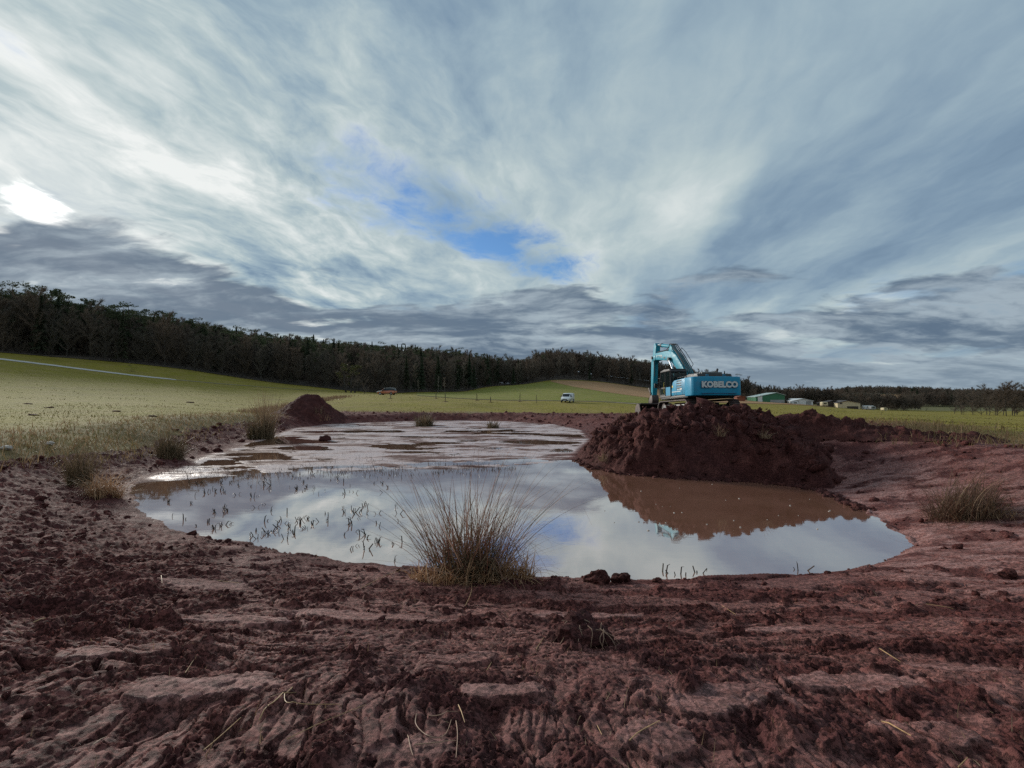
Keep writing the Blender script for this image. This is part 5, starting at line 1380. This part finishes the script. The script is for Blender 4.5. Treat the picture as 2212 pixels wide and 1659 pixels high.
def ribbons(P0, P1, w):
    """thin tapering strips from P0 to P1"""
    d = P1 - P0; a = np.cross(d, RNG.normal(0, 1, d.shape)); a /= np.linalg.norm(a, axis=1, keepdims=True) + 1e-9
    n = len(P0); v = np.stack([P0 - a * w[:, None] / 2, P0 + a * w[:, None] / 2, P1], 1).reshape(-1, 3)
    return v, np.arange(3 * n).reshape(-1, 3)
def np_join(parts):
    V_, F_, o = [], [], 0
    for v, f in parts: V_.append(v); F_.append(f + o); o += len(v)
    return np.concatenate(V_), np.concatenate(F_)
def vary(m):
    """trees differ from one another in tone"""
    N = NT(m.node_tree); p = [n for n in N.n if n.type == 'BSDF_PRINCIPLED'][0]
    src = p.inputs['Base Color'].links[0].from_socket
    rnd = N.new('ShaderNodeObjectInfo').outputs['Random']
    k = N.lin(rnd, 0, 1, .72, 1.18)
    c = N.mix(1.0, src, N.mix(N.m('FRACT', N.mul(rnd, 7.3)), (1.08, .98, .90), (.92, 1.0, .98)), 'MULTIPLY')
    v = N.new('ShaderNodeVectorMath', operation='SCALE'); N.l.new(c, v.inputs[0]); N.l.new(k, v.inputs['Scale'])
    for l in list(src.links):
        if l.to_node != c.node: N.l.new(v.outputs[0], l.to_socket)
for m_ in (M_TWIG, M_TWIGL, M_NEED, M_SPRU): vary(m_)
def bare_tree_mesh(H, seed, spread=.32, twigs=1100, trunk_mat=None, low=.18, twmat=None, up=.75):
    rn = random.Random(seed); mb = MB()
    lean = Vector((rn.gauss(0, .03), rn.gauss(0, .03), 1))
    path = [Vector((0, 0, -.3))]
    for i in range(1, 8): path.append(Vector((lean.x * H * i / 8 + rn.gauss(0, .12), lean.y * H * i / 8 + rn.gauss(0, .12), H * .9 * i / 7)))
    r0 = H * .013
    mb.tube(path, [.7 * r0 * (1 - .85 * i / 7) for i in range(8)], 6)
    tm = mb.mesh('trunk', trunk_mat or M_BARK)
    A, B = [], []
    br = MB()
    for k in range(26):
        t = rn.uniform(low, .97); i = min(6, int(t * 7)); p = path[i].lerp(path[i + 1], t * 7 - i)
        a = rn.uniform(0, 6.28); L = H * spread * rn.uniform(.55, 1.1) * (1.1 - .65 * t)
        d = Vector((math.cos(a), math.sin(a), up + .5 * rn.random())).normalized(); q = [p]
        for s in range(3):
            d = (d + Vector((rn.gauss(0, .15), rn.gauss(0, .15), .12))).normalized(); q.append(q[-1] + d * L / 3)
        br.tube(q, [r0 * .34 * (1.1 - t), r0 * .25 * (1.1 - t), r0 * .16, r0 * .06], 3, False)
        for _ in range(int(twigs / 26)):
            j = rn.choice([0, 1, 1, 2, 2, 2]); c = q[j].lerp(q[j + 1], rn.random())
            e = (d + Vector((rn.gauss(0, .75), rn.gauss(0, .75), rn.gauss(.25, .45)))).normalized() * rn.uniform(.5, 1.5) * H / 15
            A.append(c); B.append(c + e)
    v1, f1 = np.array([tuple(p) for p in br.v]), br.f
    tri = [];
    for f in f1: tri += [(f[0], f[1], f[2]), (f[0], f[2], f[3])]
    A, B = np.array(A), np.array(B)
    v, f = np_join([(v1, np.array(tri)), ribbons(A, B, RNG.uniform(.03, .075, len(A)) * H / 15)])
    return tm, np_mesh('crown', v, f, twmat or M_TWIG)
def leaf_cloud(C, Rd, n, size, rn, flat=.6):
    """n little triangles in a clump round C"""
    d = rn.normal(0, 1, (n, 3)); d /= np.linalg.norm(d, axis=1, keepdims=True); rad = Rd * rn.random((n, 1)) ** .45
    c = C + d * rad * np.array([1, 1, flat])
    t = rn.normal(0, 1, (n, 3, 3)) * size
    v = (c[:, None, :] + t).reshape(-1, 3)
    return v, np.arange(3 * n).reshape(-1, 3)
def pine_mesh(H, seed):
    rn = np.random.default_rng(seed); mb = MB()
    bx, by = rn.normal(0, .35, 2)
    path = [(bx * (i / 6) ** 2, by * (i / 6) ** 2, -.3 + H * .95 * i / 6) for i in range(7)]
    mb.tube(path, [H * .013 * (1 - .75 * i / 6) for i in range(7)], 6)
    parts = []
    for k in range(24):
        t = rn.uniform(.34, 1.0); a = rn.uniform(0, 6.28); L = H * .20 * (1.25 - t) ** .7 * rn.uniform(.5, 1.2)
        c = np.array([bx * t * t + math.cos(a) * L, by * t * t + math.sin(a) * L, H * t * .97 + rn.normal(0, .3)])
        parts.append(leaf_cloud(c, H * rn.uniform(.055, .10), 46, H * .011, rn, .42))
        p = np.array(path[min(6, int(t * 6))]); v, f = ribbons(p[None], c[None], np.array([.12])); parts.append((v, f))
    v, f = np_join(parts)
    return mb.mesh('trunk', M_BARKP), np_mesh('crown', v, f, M_NEED)
def spruce_mesh(H, seed):
    rn = np.random.default_rng(seed); mb = MB(); mb.tube([(0, 0, -.3), (0, 0, H * .98)], [H * .013, .02], 6)
    n = 1300; t = rn.random(n) ** .8; a = rn.uniform(0, 6.28, n); z = H * (.10 + .90 * t); rad = H * .17 * (1 - t) ** .85 * (.8 + .25 * np.sin(t * 60)) + .05
    s = np.sqrt(rn.random(n)) * rad
    c0 = np.stack([np.cos(a) * s * .35, np.sin(a) * s * .35, z], 1); c1 = np.stack([np.cos(a) * s, np.sin(a) * s, z - s * .35], 1)
    v, f = ribbons(c0, c1, np.full(n, H * .038))
    l = leaf_cloud(np.zeros(3), 1, n, H * .009, rn); lv = l[0].reshape(n, 3, 3); lv = lv - lv.mean(1, keepdims=True) + c1[:, None, :]
    v, f = np_join([(v, f), (lv.reshape(-1, 3), l[1])])
    return mb.mesh('trunk', M_BARK), np_mesh('crown', v, f, M_SPRU)
BARE = [bare_tree_mesh(15 + k % 3, 300 + k, .42, 3600, None, .05) for k in range(6)]
PALE = [bare_tree_mesh(14, 320 + k, .26, 900, None, .22, M_TWIGL) for k in range(2)]
PINE = [pine_mesh(17, 340 + k) for k in range(5)]
SPRU = [spruce_mesh(17, 360 + k) for k in range(3)]
BIRCH = [bare_tree_mesh(14, 380 + k, .20, 750, M_BIRCH, .35, M_TWIGL, .9) for k in range(2)]
BUSH = [bare_tree_mesh(5, 400 + k, .62, 700, None, .02, M_TWIG, .5) for k in range(3)]
def plant(name, meshes, x, y, s, rz, label, cat, group, parts=('trunk', 'crown'), z=None, wide=1.0):
    o = empty(name, (x, y, gz(x, y) if z is None else z), (0, 0, rz), label, cat, group); o.scale = (s * wide, s * wide, s)
    for nm, me in zip(parts, meshes): link(nm, me, o)
    return o
# edge of the wood: bearing -> distance of the front row
FU = [-160, 0, 350, 640, 850, 1000, 1100, 1190, 1290, 1400, 1590]; FY = [150, 152, 168, 187, 192, 222, 272, 302, 312, 312, 305]
rt = random.Random(77)
def front(u): return float(np.interp(u, FU, FY))
def xy(u, Y): return ((u - CU) / FPX * Y, Y)
GRP = {'bare_tree': 'bare trees at the forest edge', 'pale_tree': 'paler bare trees at the forest edge', 'spruce': 'spruces in the forest edge', 'pine': 'pines in the left forest'}
cnt = {}
WHERE = [(60, 'at the far left above the pale track'), (220, 'above the brown bramble and pale track'), (380, 'where the pale track ends'), (520, 'above the meadow left of the soil cone'), (640, 'straight above the soil cone'), (740, 'left of the ivy tree'), (850, 'behind the ivy tree and orange car'), (920, 'right of the orange car'), (985, 'behind the slim birches'), (1060, 'left of the rising crop field'), (1130, 'at the foot of the rising crop field'), (1200, 'on the hill left of the ploughed field'), (1290, 'above the white van and ploughed field'), (1420, 'between ploughed field and excavator arm'), (9999, 'behind the excavator')]
KN = {'bare_tree': 'grey bare tree', 'pale_tree': 'paler bare tree', 'spruce': 'narrow dark spruce', 'pine': 'dark green pine'}
def lab_of(kind, u, row):
    w = next(t for a, t in WHERE if u < a)
    return KN[kind] + (' in the front row ' if row == 0 else ' in the second row ' if row == 1 else ' standing back ') + w
u = -150.0
while u < 1600:
    Yf = front(u)
    for row in range(3):
        Y = Yf + 1.5 + row * 6 + rt.uniform(-1.5, 2.5); uu_ = u + rt.uniform(-14, 14) + row * 9
        if uu_ > 1395 and uu_ < 1420: continue
        x, y = xy(uu_, Y)
        if 860 < uu_ < 1120: kind = 'spruce' if rt.random() < (.42 if 1000 < uu_ < 1110 else .25) else ('pale_tree' if rt.random() < .3 else 'bare_tree')
        else: kind = 'spruce' if rt.random() < .06 else ('pale_tree' if rt.random() < .10 else 'bare_tree')
        ms = {'bare_tree': BARE, 'pale_tree': PALE, 'spruce': SPRU}[kind]
        s = rt.uniform(.66, 1.08) * float(np.interp(uu_, [0, 250, 600], [1.30, 1.12, 1.0]))
        if uu_ > 1120: s *= .92
        plant(kind, rt.choice(ms), x, y, s, rt.uniform(0, 6.28), lab_of(kind, uu_, row), 'tree', GRP[kind]); cnt[kind] = cnt.get(kind, 0) + 1
    u += 4.6 * FPX / Yf * (1.0 if u < 1100 else 1.25)
# pines whose tops make the left skyline
for k in range(120):
    uu_ = -140 + k * 7.0 + rt.uniform(-4, 4); Y = front(uu_) + rt.uniform(12, 34) * (1 + (uu_ > 300) * .8)
    x, y = xy(uu_, Y); plant('pine', rt.choice(PINE), x, y, rt.uniform(.85, 1.18) * float(np.interp(uu_, [0, 250, 600], [1.28, 1.12, 1.0])), rt.uniform(0, 6.28), lab_of('pine', uu_, 2), 'tree', GRP['pine'], wide=rt.uniform(.9, 1.3))
# the mass of the wood behind: one object, instanced trees that nobody could count
def wood(name, pts, protos, seed, smin=.8, smax=1.1):
    """pts: (x, y, z, which, scale)"""
    pts = np.array(pts, float)
    me = bpy.data.meshes.new(name); me.from_pydata(pts[:, :3].tolist(), [], [])
    for an, col in (('which', 3), ('size', 4)):
        at = me.attributes.new(an, 'FLOAT', 'POINT'); at.data.foreach_set('value', pts[:, col].astype(np.float32))
    o = tag(link(name, me), None, None, None, 'stuff')
    ng = bpy.data.node_groups.new(name + '_scatter', 'GeometryNodeTree')
    ng.interface.new_socket('Geometry', in_out='INPUT', socket_type='NodeSocketGeometry'); ng.interface.new_socket('Geometry', in_out='OUTPUT', socket_type='NodeSocketGeometry')
    gi, go = ng.nodes.new('NodeGroupInput'), ng.nodes.new('NodeGroupOutput')
    jn = ng.nodes.new('GeometryNodeJoinGeometry'); ng.links.new(jn.outputs[0], go.inputs[0])
    wa = ng.nodes.new('GeometryNodeInputNamedAttribute'); wa.data_type = 'FLOAT'; wa.inputs['Name'].default_value = 'which'
    sa = ng.nodes.new('GeometryNodeInputNamedAttribute'); sa.data_type = 'FLOAT'; sa.inputs['Name'].default_value = 'size'
    rv = ng.nodes.new('FunctionNodeRandomValue'); rv.data_type = 'FLOAT_VECTOR'; rv.inputs[0].default_value = (0, 0, 0); rv.inputs[1].default_value = (0, 0, 6.28)
    for i, src in enumerate(protos):
        cp = ng.nodes.new('FunctionNodeCompare'); cp.data_type = 'FLOAT'; cp.operation = 'EQUAL'; ng.links.new(wa.outputs['Attribute'], cp.inputs[0]); cp.inputs[1].default_value = i; cp.inputs['Epsilon'].default_value = .3
        oi = ng.nodes.new('GeometryNodeObjectInfo'); oi.inputs[0].default_value = src; oi.transform_space = 'ORIGINAL'
        ip = ng.nodes.new('GeometryNodeInstanceOnPoints')
        ng.links.new(gi.outputs[0], ip.inputs['Points']); ng.links.new(cp.outputs[0], ip.inputs['Selection']); ng.links.new(oi.outputs['Geometry'], ip.inputs['Instance'])
        ng.links.new(rv.outputs[0], ip.inputs['Rotation']); ng.links.new(sa.outputs['Attribute'], ip.inputs['Scale'])
        ng.links.new(ip.outputs[0], jn.inputs[0])
    md = o.modifiers.new('scatter', 'NODES'); md.node_group = ng
    return o
def first_crown(mesh):
    for o in COL.objects:
        if o.type == 'MESH' and o.data == mesh and o.parent: return o
protos = [first_crown(m[1]) for m in (BARE[:4] + PALE[:1] + PINE[:3] + SPRU[:2])]
protos_ok = [p for p in protos if p]
idx = {'bare': [i for i, p in enumerate(protos_ok) if p.data in [m[1] for m in BARE]], 'pale': [i for i, p in enumerate(protos_ok) if p.data in [m[1] for m in PALE]], 'pine': [i for i, p in enumerate(protos_ok) if p.data in [m[1] for m in PINE]], 'spru': [i for i, p in enumerate(protos_ok) if p.data in [m[1] for m in SPRU]]}
pts = []
for k in range(6500):
    uu_ = rt.uniform(-200, 1620); d = rt.random() ** .8
    depth = float(np.interp(uu_, [-200, 0, 350, 640, 850, 1100, 1250, 1400, 1620], [75, 80, 120, 150, 190, 130, 95, 90, 150]))
    Y = front(uu_) + 18 + d * depth; x, y = xy(uu_, Y)
    pp = float(np.interp(uu_, [0, 300, 600, 900, 1100, 1150, 1600], [.75, .65, .6, .5, .5, .12, .12])) * (.25 + 1.1 * d)
    q_ = rt.random()
    kd = 'pine' if q_ < pp else ('spru' if q_ < pp + .10 else ('pale' if q_ > .9 else 'bare'))
    s = rt.triangular(.62, 1.20, .9) * (.95 if uu_ > 1120 else 1.0)
    pts.append((x, y, gz(x, y) if False else 0, rt.choice(idx[kd]) if idx[kd] else 0, s))
pa = np.array(pts); pa[:, 2] = ground(pa[:, 0], pa[:, 1]); wood('forest_mass', pa, protos_ok, 1)
drape('forest_floor', [(u_, front(u_) + 1.0, front(u_) + 130) for u_ in (-400, -160, 0, 350, 640, 850, 1000, 1100, 1190, 1290, 1400, 1500, 1640)], simple('leaf_litter', (.060, .042, .030), .95, var=.3, scale=.5), .15, nu=120, nv=30)
UG = [plant('bush', BUSH[k], *xy(uq, front(uq) + 3), 1.0, k, lq, 'bush', None, ('stem', 'twigs')) for k, (uq, lq) in enumerate([(420, 'low bare bush at the forest edge above the left meadow'), (690, 'low bare bush at the forest edge left of the ivy tree'), (880, 'low bare bush at the forest edge right of the orange car')])]
ug = []
for k in range(1500):
    uu_ = rt.uniform(-200, 1620); Y = front(uu_) + rt.uniform(2, 40) ; x, y = xy(uu_, Y); ug.append((x, y, 0, k % 3, rt.uniform(.6, 1.3)))
ug = np.array(ug); ug[:, 2] = ground(ug[:, 0], ug[:, 1]) - .3; wood('forest_undergrowth', ug, [[c for c in o.children if c.name.startswith('twigs')][0] for o in UG], 3)
# wooded ground and far hill woods on the right
pts = []
def belt(u0, u1, Yc, dy, n, s0, s1, piney=.15):
    for k in range(n):
        uu_ = rt.uniform(u0, u1); Y = (np.interp(uu_, [u0, u1], Yc) if isinstance(Yc, (list, tuple)) else Yc) + rt.uniform(-dy, dy)
        x, y = xy(uu_, Y); kd = 'spru' if rt.random() < piney * .5 else 'bare'
        pts.append((x, y, 0, rt.choice(idx[kd]), rt.uniform(s0, s1)))
belt(1560, 1770, (330, 380), 24, 420, .45, .75); belt(1620, 1960, (275, 290), 9, 120, .35, .55, .05); belt(1720, 1800, 285, 8, 60, .5, .72, .05)
belt(1700, 2400, 920, 90, 1900, .62, .95, .3); belt(1950, 2400, 470, 30, 420, .7, 1.0, .2); belt(1860, 1990, 300, 20, 110, .45, .7, .05); belt(1770, 1900, 640, 14, 110, .6, .9, .1); belt(2080, 2500, 800, 40, 300, .9, 1.25, .3)
pa = np.array(pts); pa[:, 2] = ground(pa[:, 0], pa[:, 1]); wood('hillside_woods', pa, protos_ok, 2)
ug = []
for k in range(2600):
    uu_, Y = rt.uniform(1700, 2420), rt.uniform(830, 1010); x, y = xy(uu_, Y); ug.append((x, y, 0, k % 3, rt.uniform(1.3, 2.3)))
for k in range(500):
    uu_, Y = rt.uniform(1930, 2420), rt.uniform(440, 500); x, y = xy(uu_, Y); ug.append((x, y, 0, k % 3, rt.uniform(.9, 1.6)))
for k in range(260):
    uu_, Y = rt.uniform(1600, 1960), rt.uniform(268, 300); x, y = xy(uu_, Y); ug.append((x, y, 0, k % 3, rt.uniform(.5, 1.0)))
ug = np.array(ug); ug[:, 2] = ground(ug[:, 0], ug[:, 1]) - .4; wood('hillside_undergrowth', ug, [[c for c in o.children if c.name.startswith('twigs')][0] for o in UG], 4)
# single trees
# right-hand copse: nearer trees one can tell apart
for k, (u, Y, s, kd) in enumerate([(2075, 170, .42, 0), (2100, 165, .55, 1), (2118, 160, .42, 2), (2135, 172, .62, 3), (2152, 166, .58, 4), (2172, 158, .66, 5), (2190, 164, .60, 0), (2210, 156, .68, 1), (2232, 160, .7, 2), (2165, 185, .8, 3), (2195, 190, .82, 4), (2130, 190, .7, 5), (2060, 182, .36, 1), (2222, 186, .85, 3), (2250, 170, .75, 5), (2185, 175, .7, 2), (2148, 180, .6, 1)]):
    x, y = xy(u, Y); plant('bare_tree', BARE[kd], x, y, s, k * 1.3, ('tall ' if s > .68 else 'low ' if s < .5 else '') + 'bare tree in the right copse, ' + ('at its left end' if u < 2125 else 'in its middle' if u < 2185 else 'at the picture edge') + (', behind the others' if Y > 178 else ', in front'), 'tree', 'bare trees in the right copse', wide=1.35)
for k, (u, Y, s) in enumerate([(1880, 228, .75), (1900, 224, .9), (1925, 230, .8), (1945, 226, .6), (1862, 232, .6), (1770, 246, .8), (2000, 300, .8), (2080, 168, .8), (2105, 160, .7)]):
    x, y = xy(u, Y); plant('bush', BUSH[k % 3], x, y, s, k * 2.1, ('leafless brown bush in front of the right copse' if u > 2050 else 'leafless brown bush between white trailer and green far field' if u > 1850 else 'leafless brown bush left of the dark stable'), 'bush', 'bare bushes near the farm', ('stem', 'twigs'))
# gnarled ivy-grown tree in front of the forest
x, y, z = hit(752, 848)
gt = empty('ivy_tree', (x, y, z), (0, 0, 0), 'gnarled tree with yellowish ivy clumps before the forest, left of the orange car', 'tree')
gt.scale = (y / 160,) * 3
mb = MB(); rn = random.Random(5); cl = []
for (bx, h, dx) in ((-.6, 8.0, -1.2), (.9, 8.6, .8), (2.2, 5.2, 3.2)):
    pth = [Vector((bx, 0, -.3))]
    for i in range(1, 7): pth.append(Vector((bx + dx * i / 6 + rn.gauss(0, .15), rn.gauss(0, .2), h * i / 6)))
    mb.tube(pth, [.34 * (1 - .8 * i / 6) for i in range(7)], 7)
    for k in range(9):
        i = rn.randint(2, 5); p = pth[i]; a = rn.uniform(0, 6.28); L = rn.uniform(1.2, 3.4); q = [p]; d = Vector((math.cos(a), math.sin(a) * .6, rn.uniform(-.1, .6))).normalized()
        for s in range(4): d = (d + Vector((rn.gauss(0, .3), rn.gauss(0, .3), rn.gauss(.1, .2)))).normalized(); q.append(q[-1] + d * L / 4)
        mb.tube(q, [.12, .09, .06, .04, .02], 4); cl.append(q[-1])
mb.build('trunk', M_BARK, gt)
nr = np.random.default_rng(9); parts = []
for c, r_, n_ in [((-1.5, 0, 9.2), 1.2, 150), ((-1.2, .2, 8.0), 1.3, 150), ((1.9, 0, 8.3), 1.5, 190), ((3.2, 0, 8.9), .8, 70), ((4.0, 0, 8.7), .6, 40), ((1.2, .2, 6.8), 1.3, 130), ((-3.4, 0, 6.6), 1.0, 70), ((-2.6, 0, 5.2), 1.1, 70), ((2.6, 0, 6.6), .9, 70), ((0, 0, 5.5), .8, 60), ((.3, 0, 3.2), .6, 40)]:
    parts.append(leaf_cloud(np.array(c), r_, n_, .16, nr, .75))
v, f = np_join(parts); link('ivy', np_mesh('ivy', v, f, M_IVY), gt)
A = np.array([tuple(rn.choice(cl) + Vector((rn.gauss(0, .4), rn.gauss(0, .4), rn.gauss(0, .4)))) for _ in range(500)]); B = A + RNG.normal(0, .5, A.shape) + np.array([0, 0, .15])
v, f = ribbons(A, B, np.full(len(A), .05)); link('twigs', np_mesh('twigs', v, f, M_TWIG), gt)
x, y, z = hit(790, 851); plant('bush', BUSH[0], x, y - 1, .9, .5, 'dense dark bush at the foot of the ivy grown tree', 'bush', None, ('stem', 'twigs'), wide=1.2)
x, y, z = hit(285, 803); plant('bramble', BUSH[1], x, y, .42, .5, 'low brown bramble above the pale track on the left slope', 'bramble', None, ('stem', 'twigs'), wide=2.6)
# two slim birches before the spruces
for k, (u, v, lab) in enumerate([(947, 850, 'slim pale birch standing before the dark spruces'), (962, 851, 'second slim birch, just right of the first before the spruces'), (904, 850, 'slim pale birch left of the dark spruces')]):
    x, y, z = hit(u, v); plant('birch', BIRCH[k % 2], x, y - 1, [.55, .5, .42][k], k, lab, 'tree', None)
# staked saplings in the meadow
M_STAKE = simple('grey_stake', (.12, .095, .07), .8, var=.2)
names = ['leftmost staked sapling, in front of the orange car', 'second staked sapling from the left in the meadow', 'staked sapling just right of the second one', 'staked sapling near the middle of the row', 'short staked sapling right of the middle one', 'staked sapling left of the bare post', 'bare upright post at the right end of the sapling row, left of the van']
for k, (u, v, h) in enumerate([(843.5, 861, 1.15), (941.5, 861, 1.2), (962, 867.5, 1.35), (1030.5, 865.3, 1.3), (1060, 869, 1.0), (1123, 867.8, 1.45), (1158.7, 870.3, 1.6)]):
    x, y, z = hit(u, v); o = empty('sapling', (x, y, z), (0, 0, k), names[k], 'sapling' if k < 6 else 'post', None)
    MB().cyl((0, 0, -.1), (0, 0, h), .055, 6).build('stake', M_STAKE, o)
    if k < 6:
        mb = MB(); mb.tube([(.12, 0, -.1), (.13, .02, h * .7), (.1, .05, h * 1.35)], [.03, .025, .008], 5)
        rr2 = random.Random(k)
        for j in range(7):
            a = rr2.uniform(0, 6.28); p = Vector((.12, .03, h * rr2.uniform(.6, 1.2))); mb.tube([p, p + Vector((math.cos(a) * .22, math.sin(a) * .22, .22))], [.012, .004], 3)
        mb.build('stem', M_BARK, o)
        MB().lump((0, 0, -.02), .55, k, 2, .3, (1, 1, .18)).build('soil_ring', M_SOIL, o)
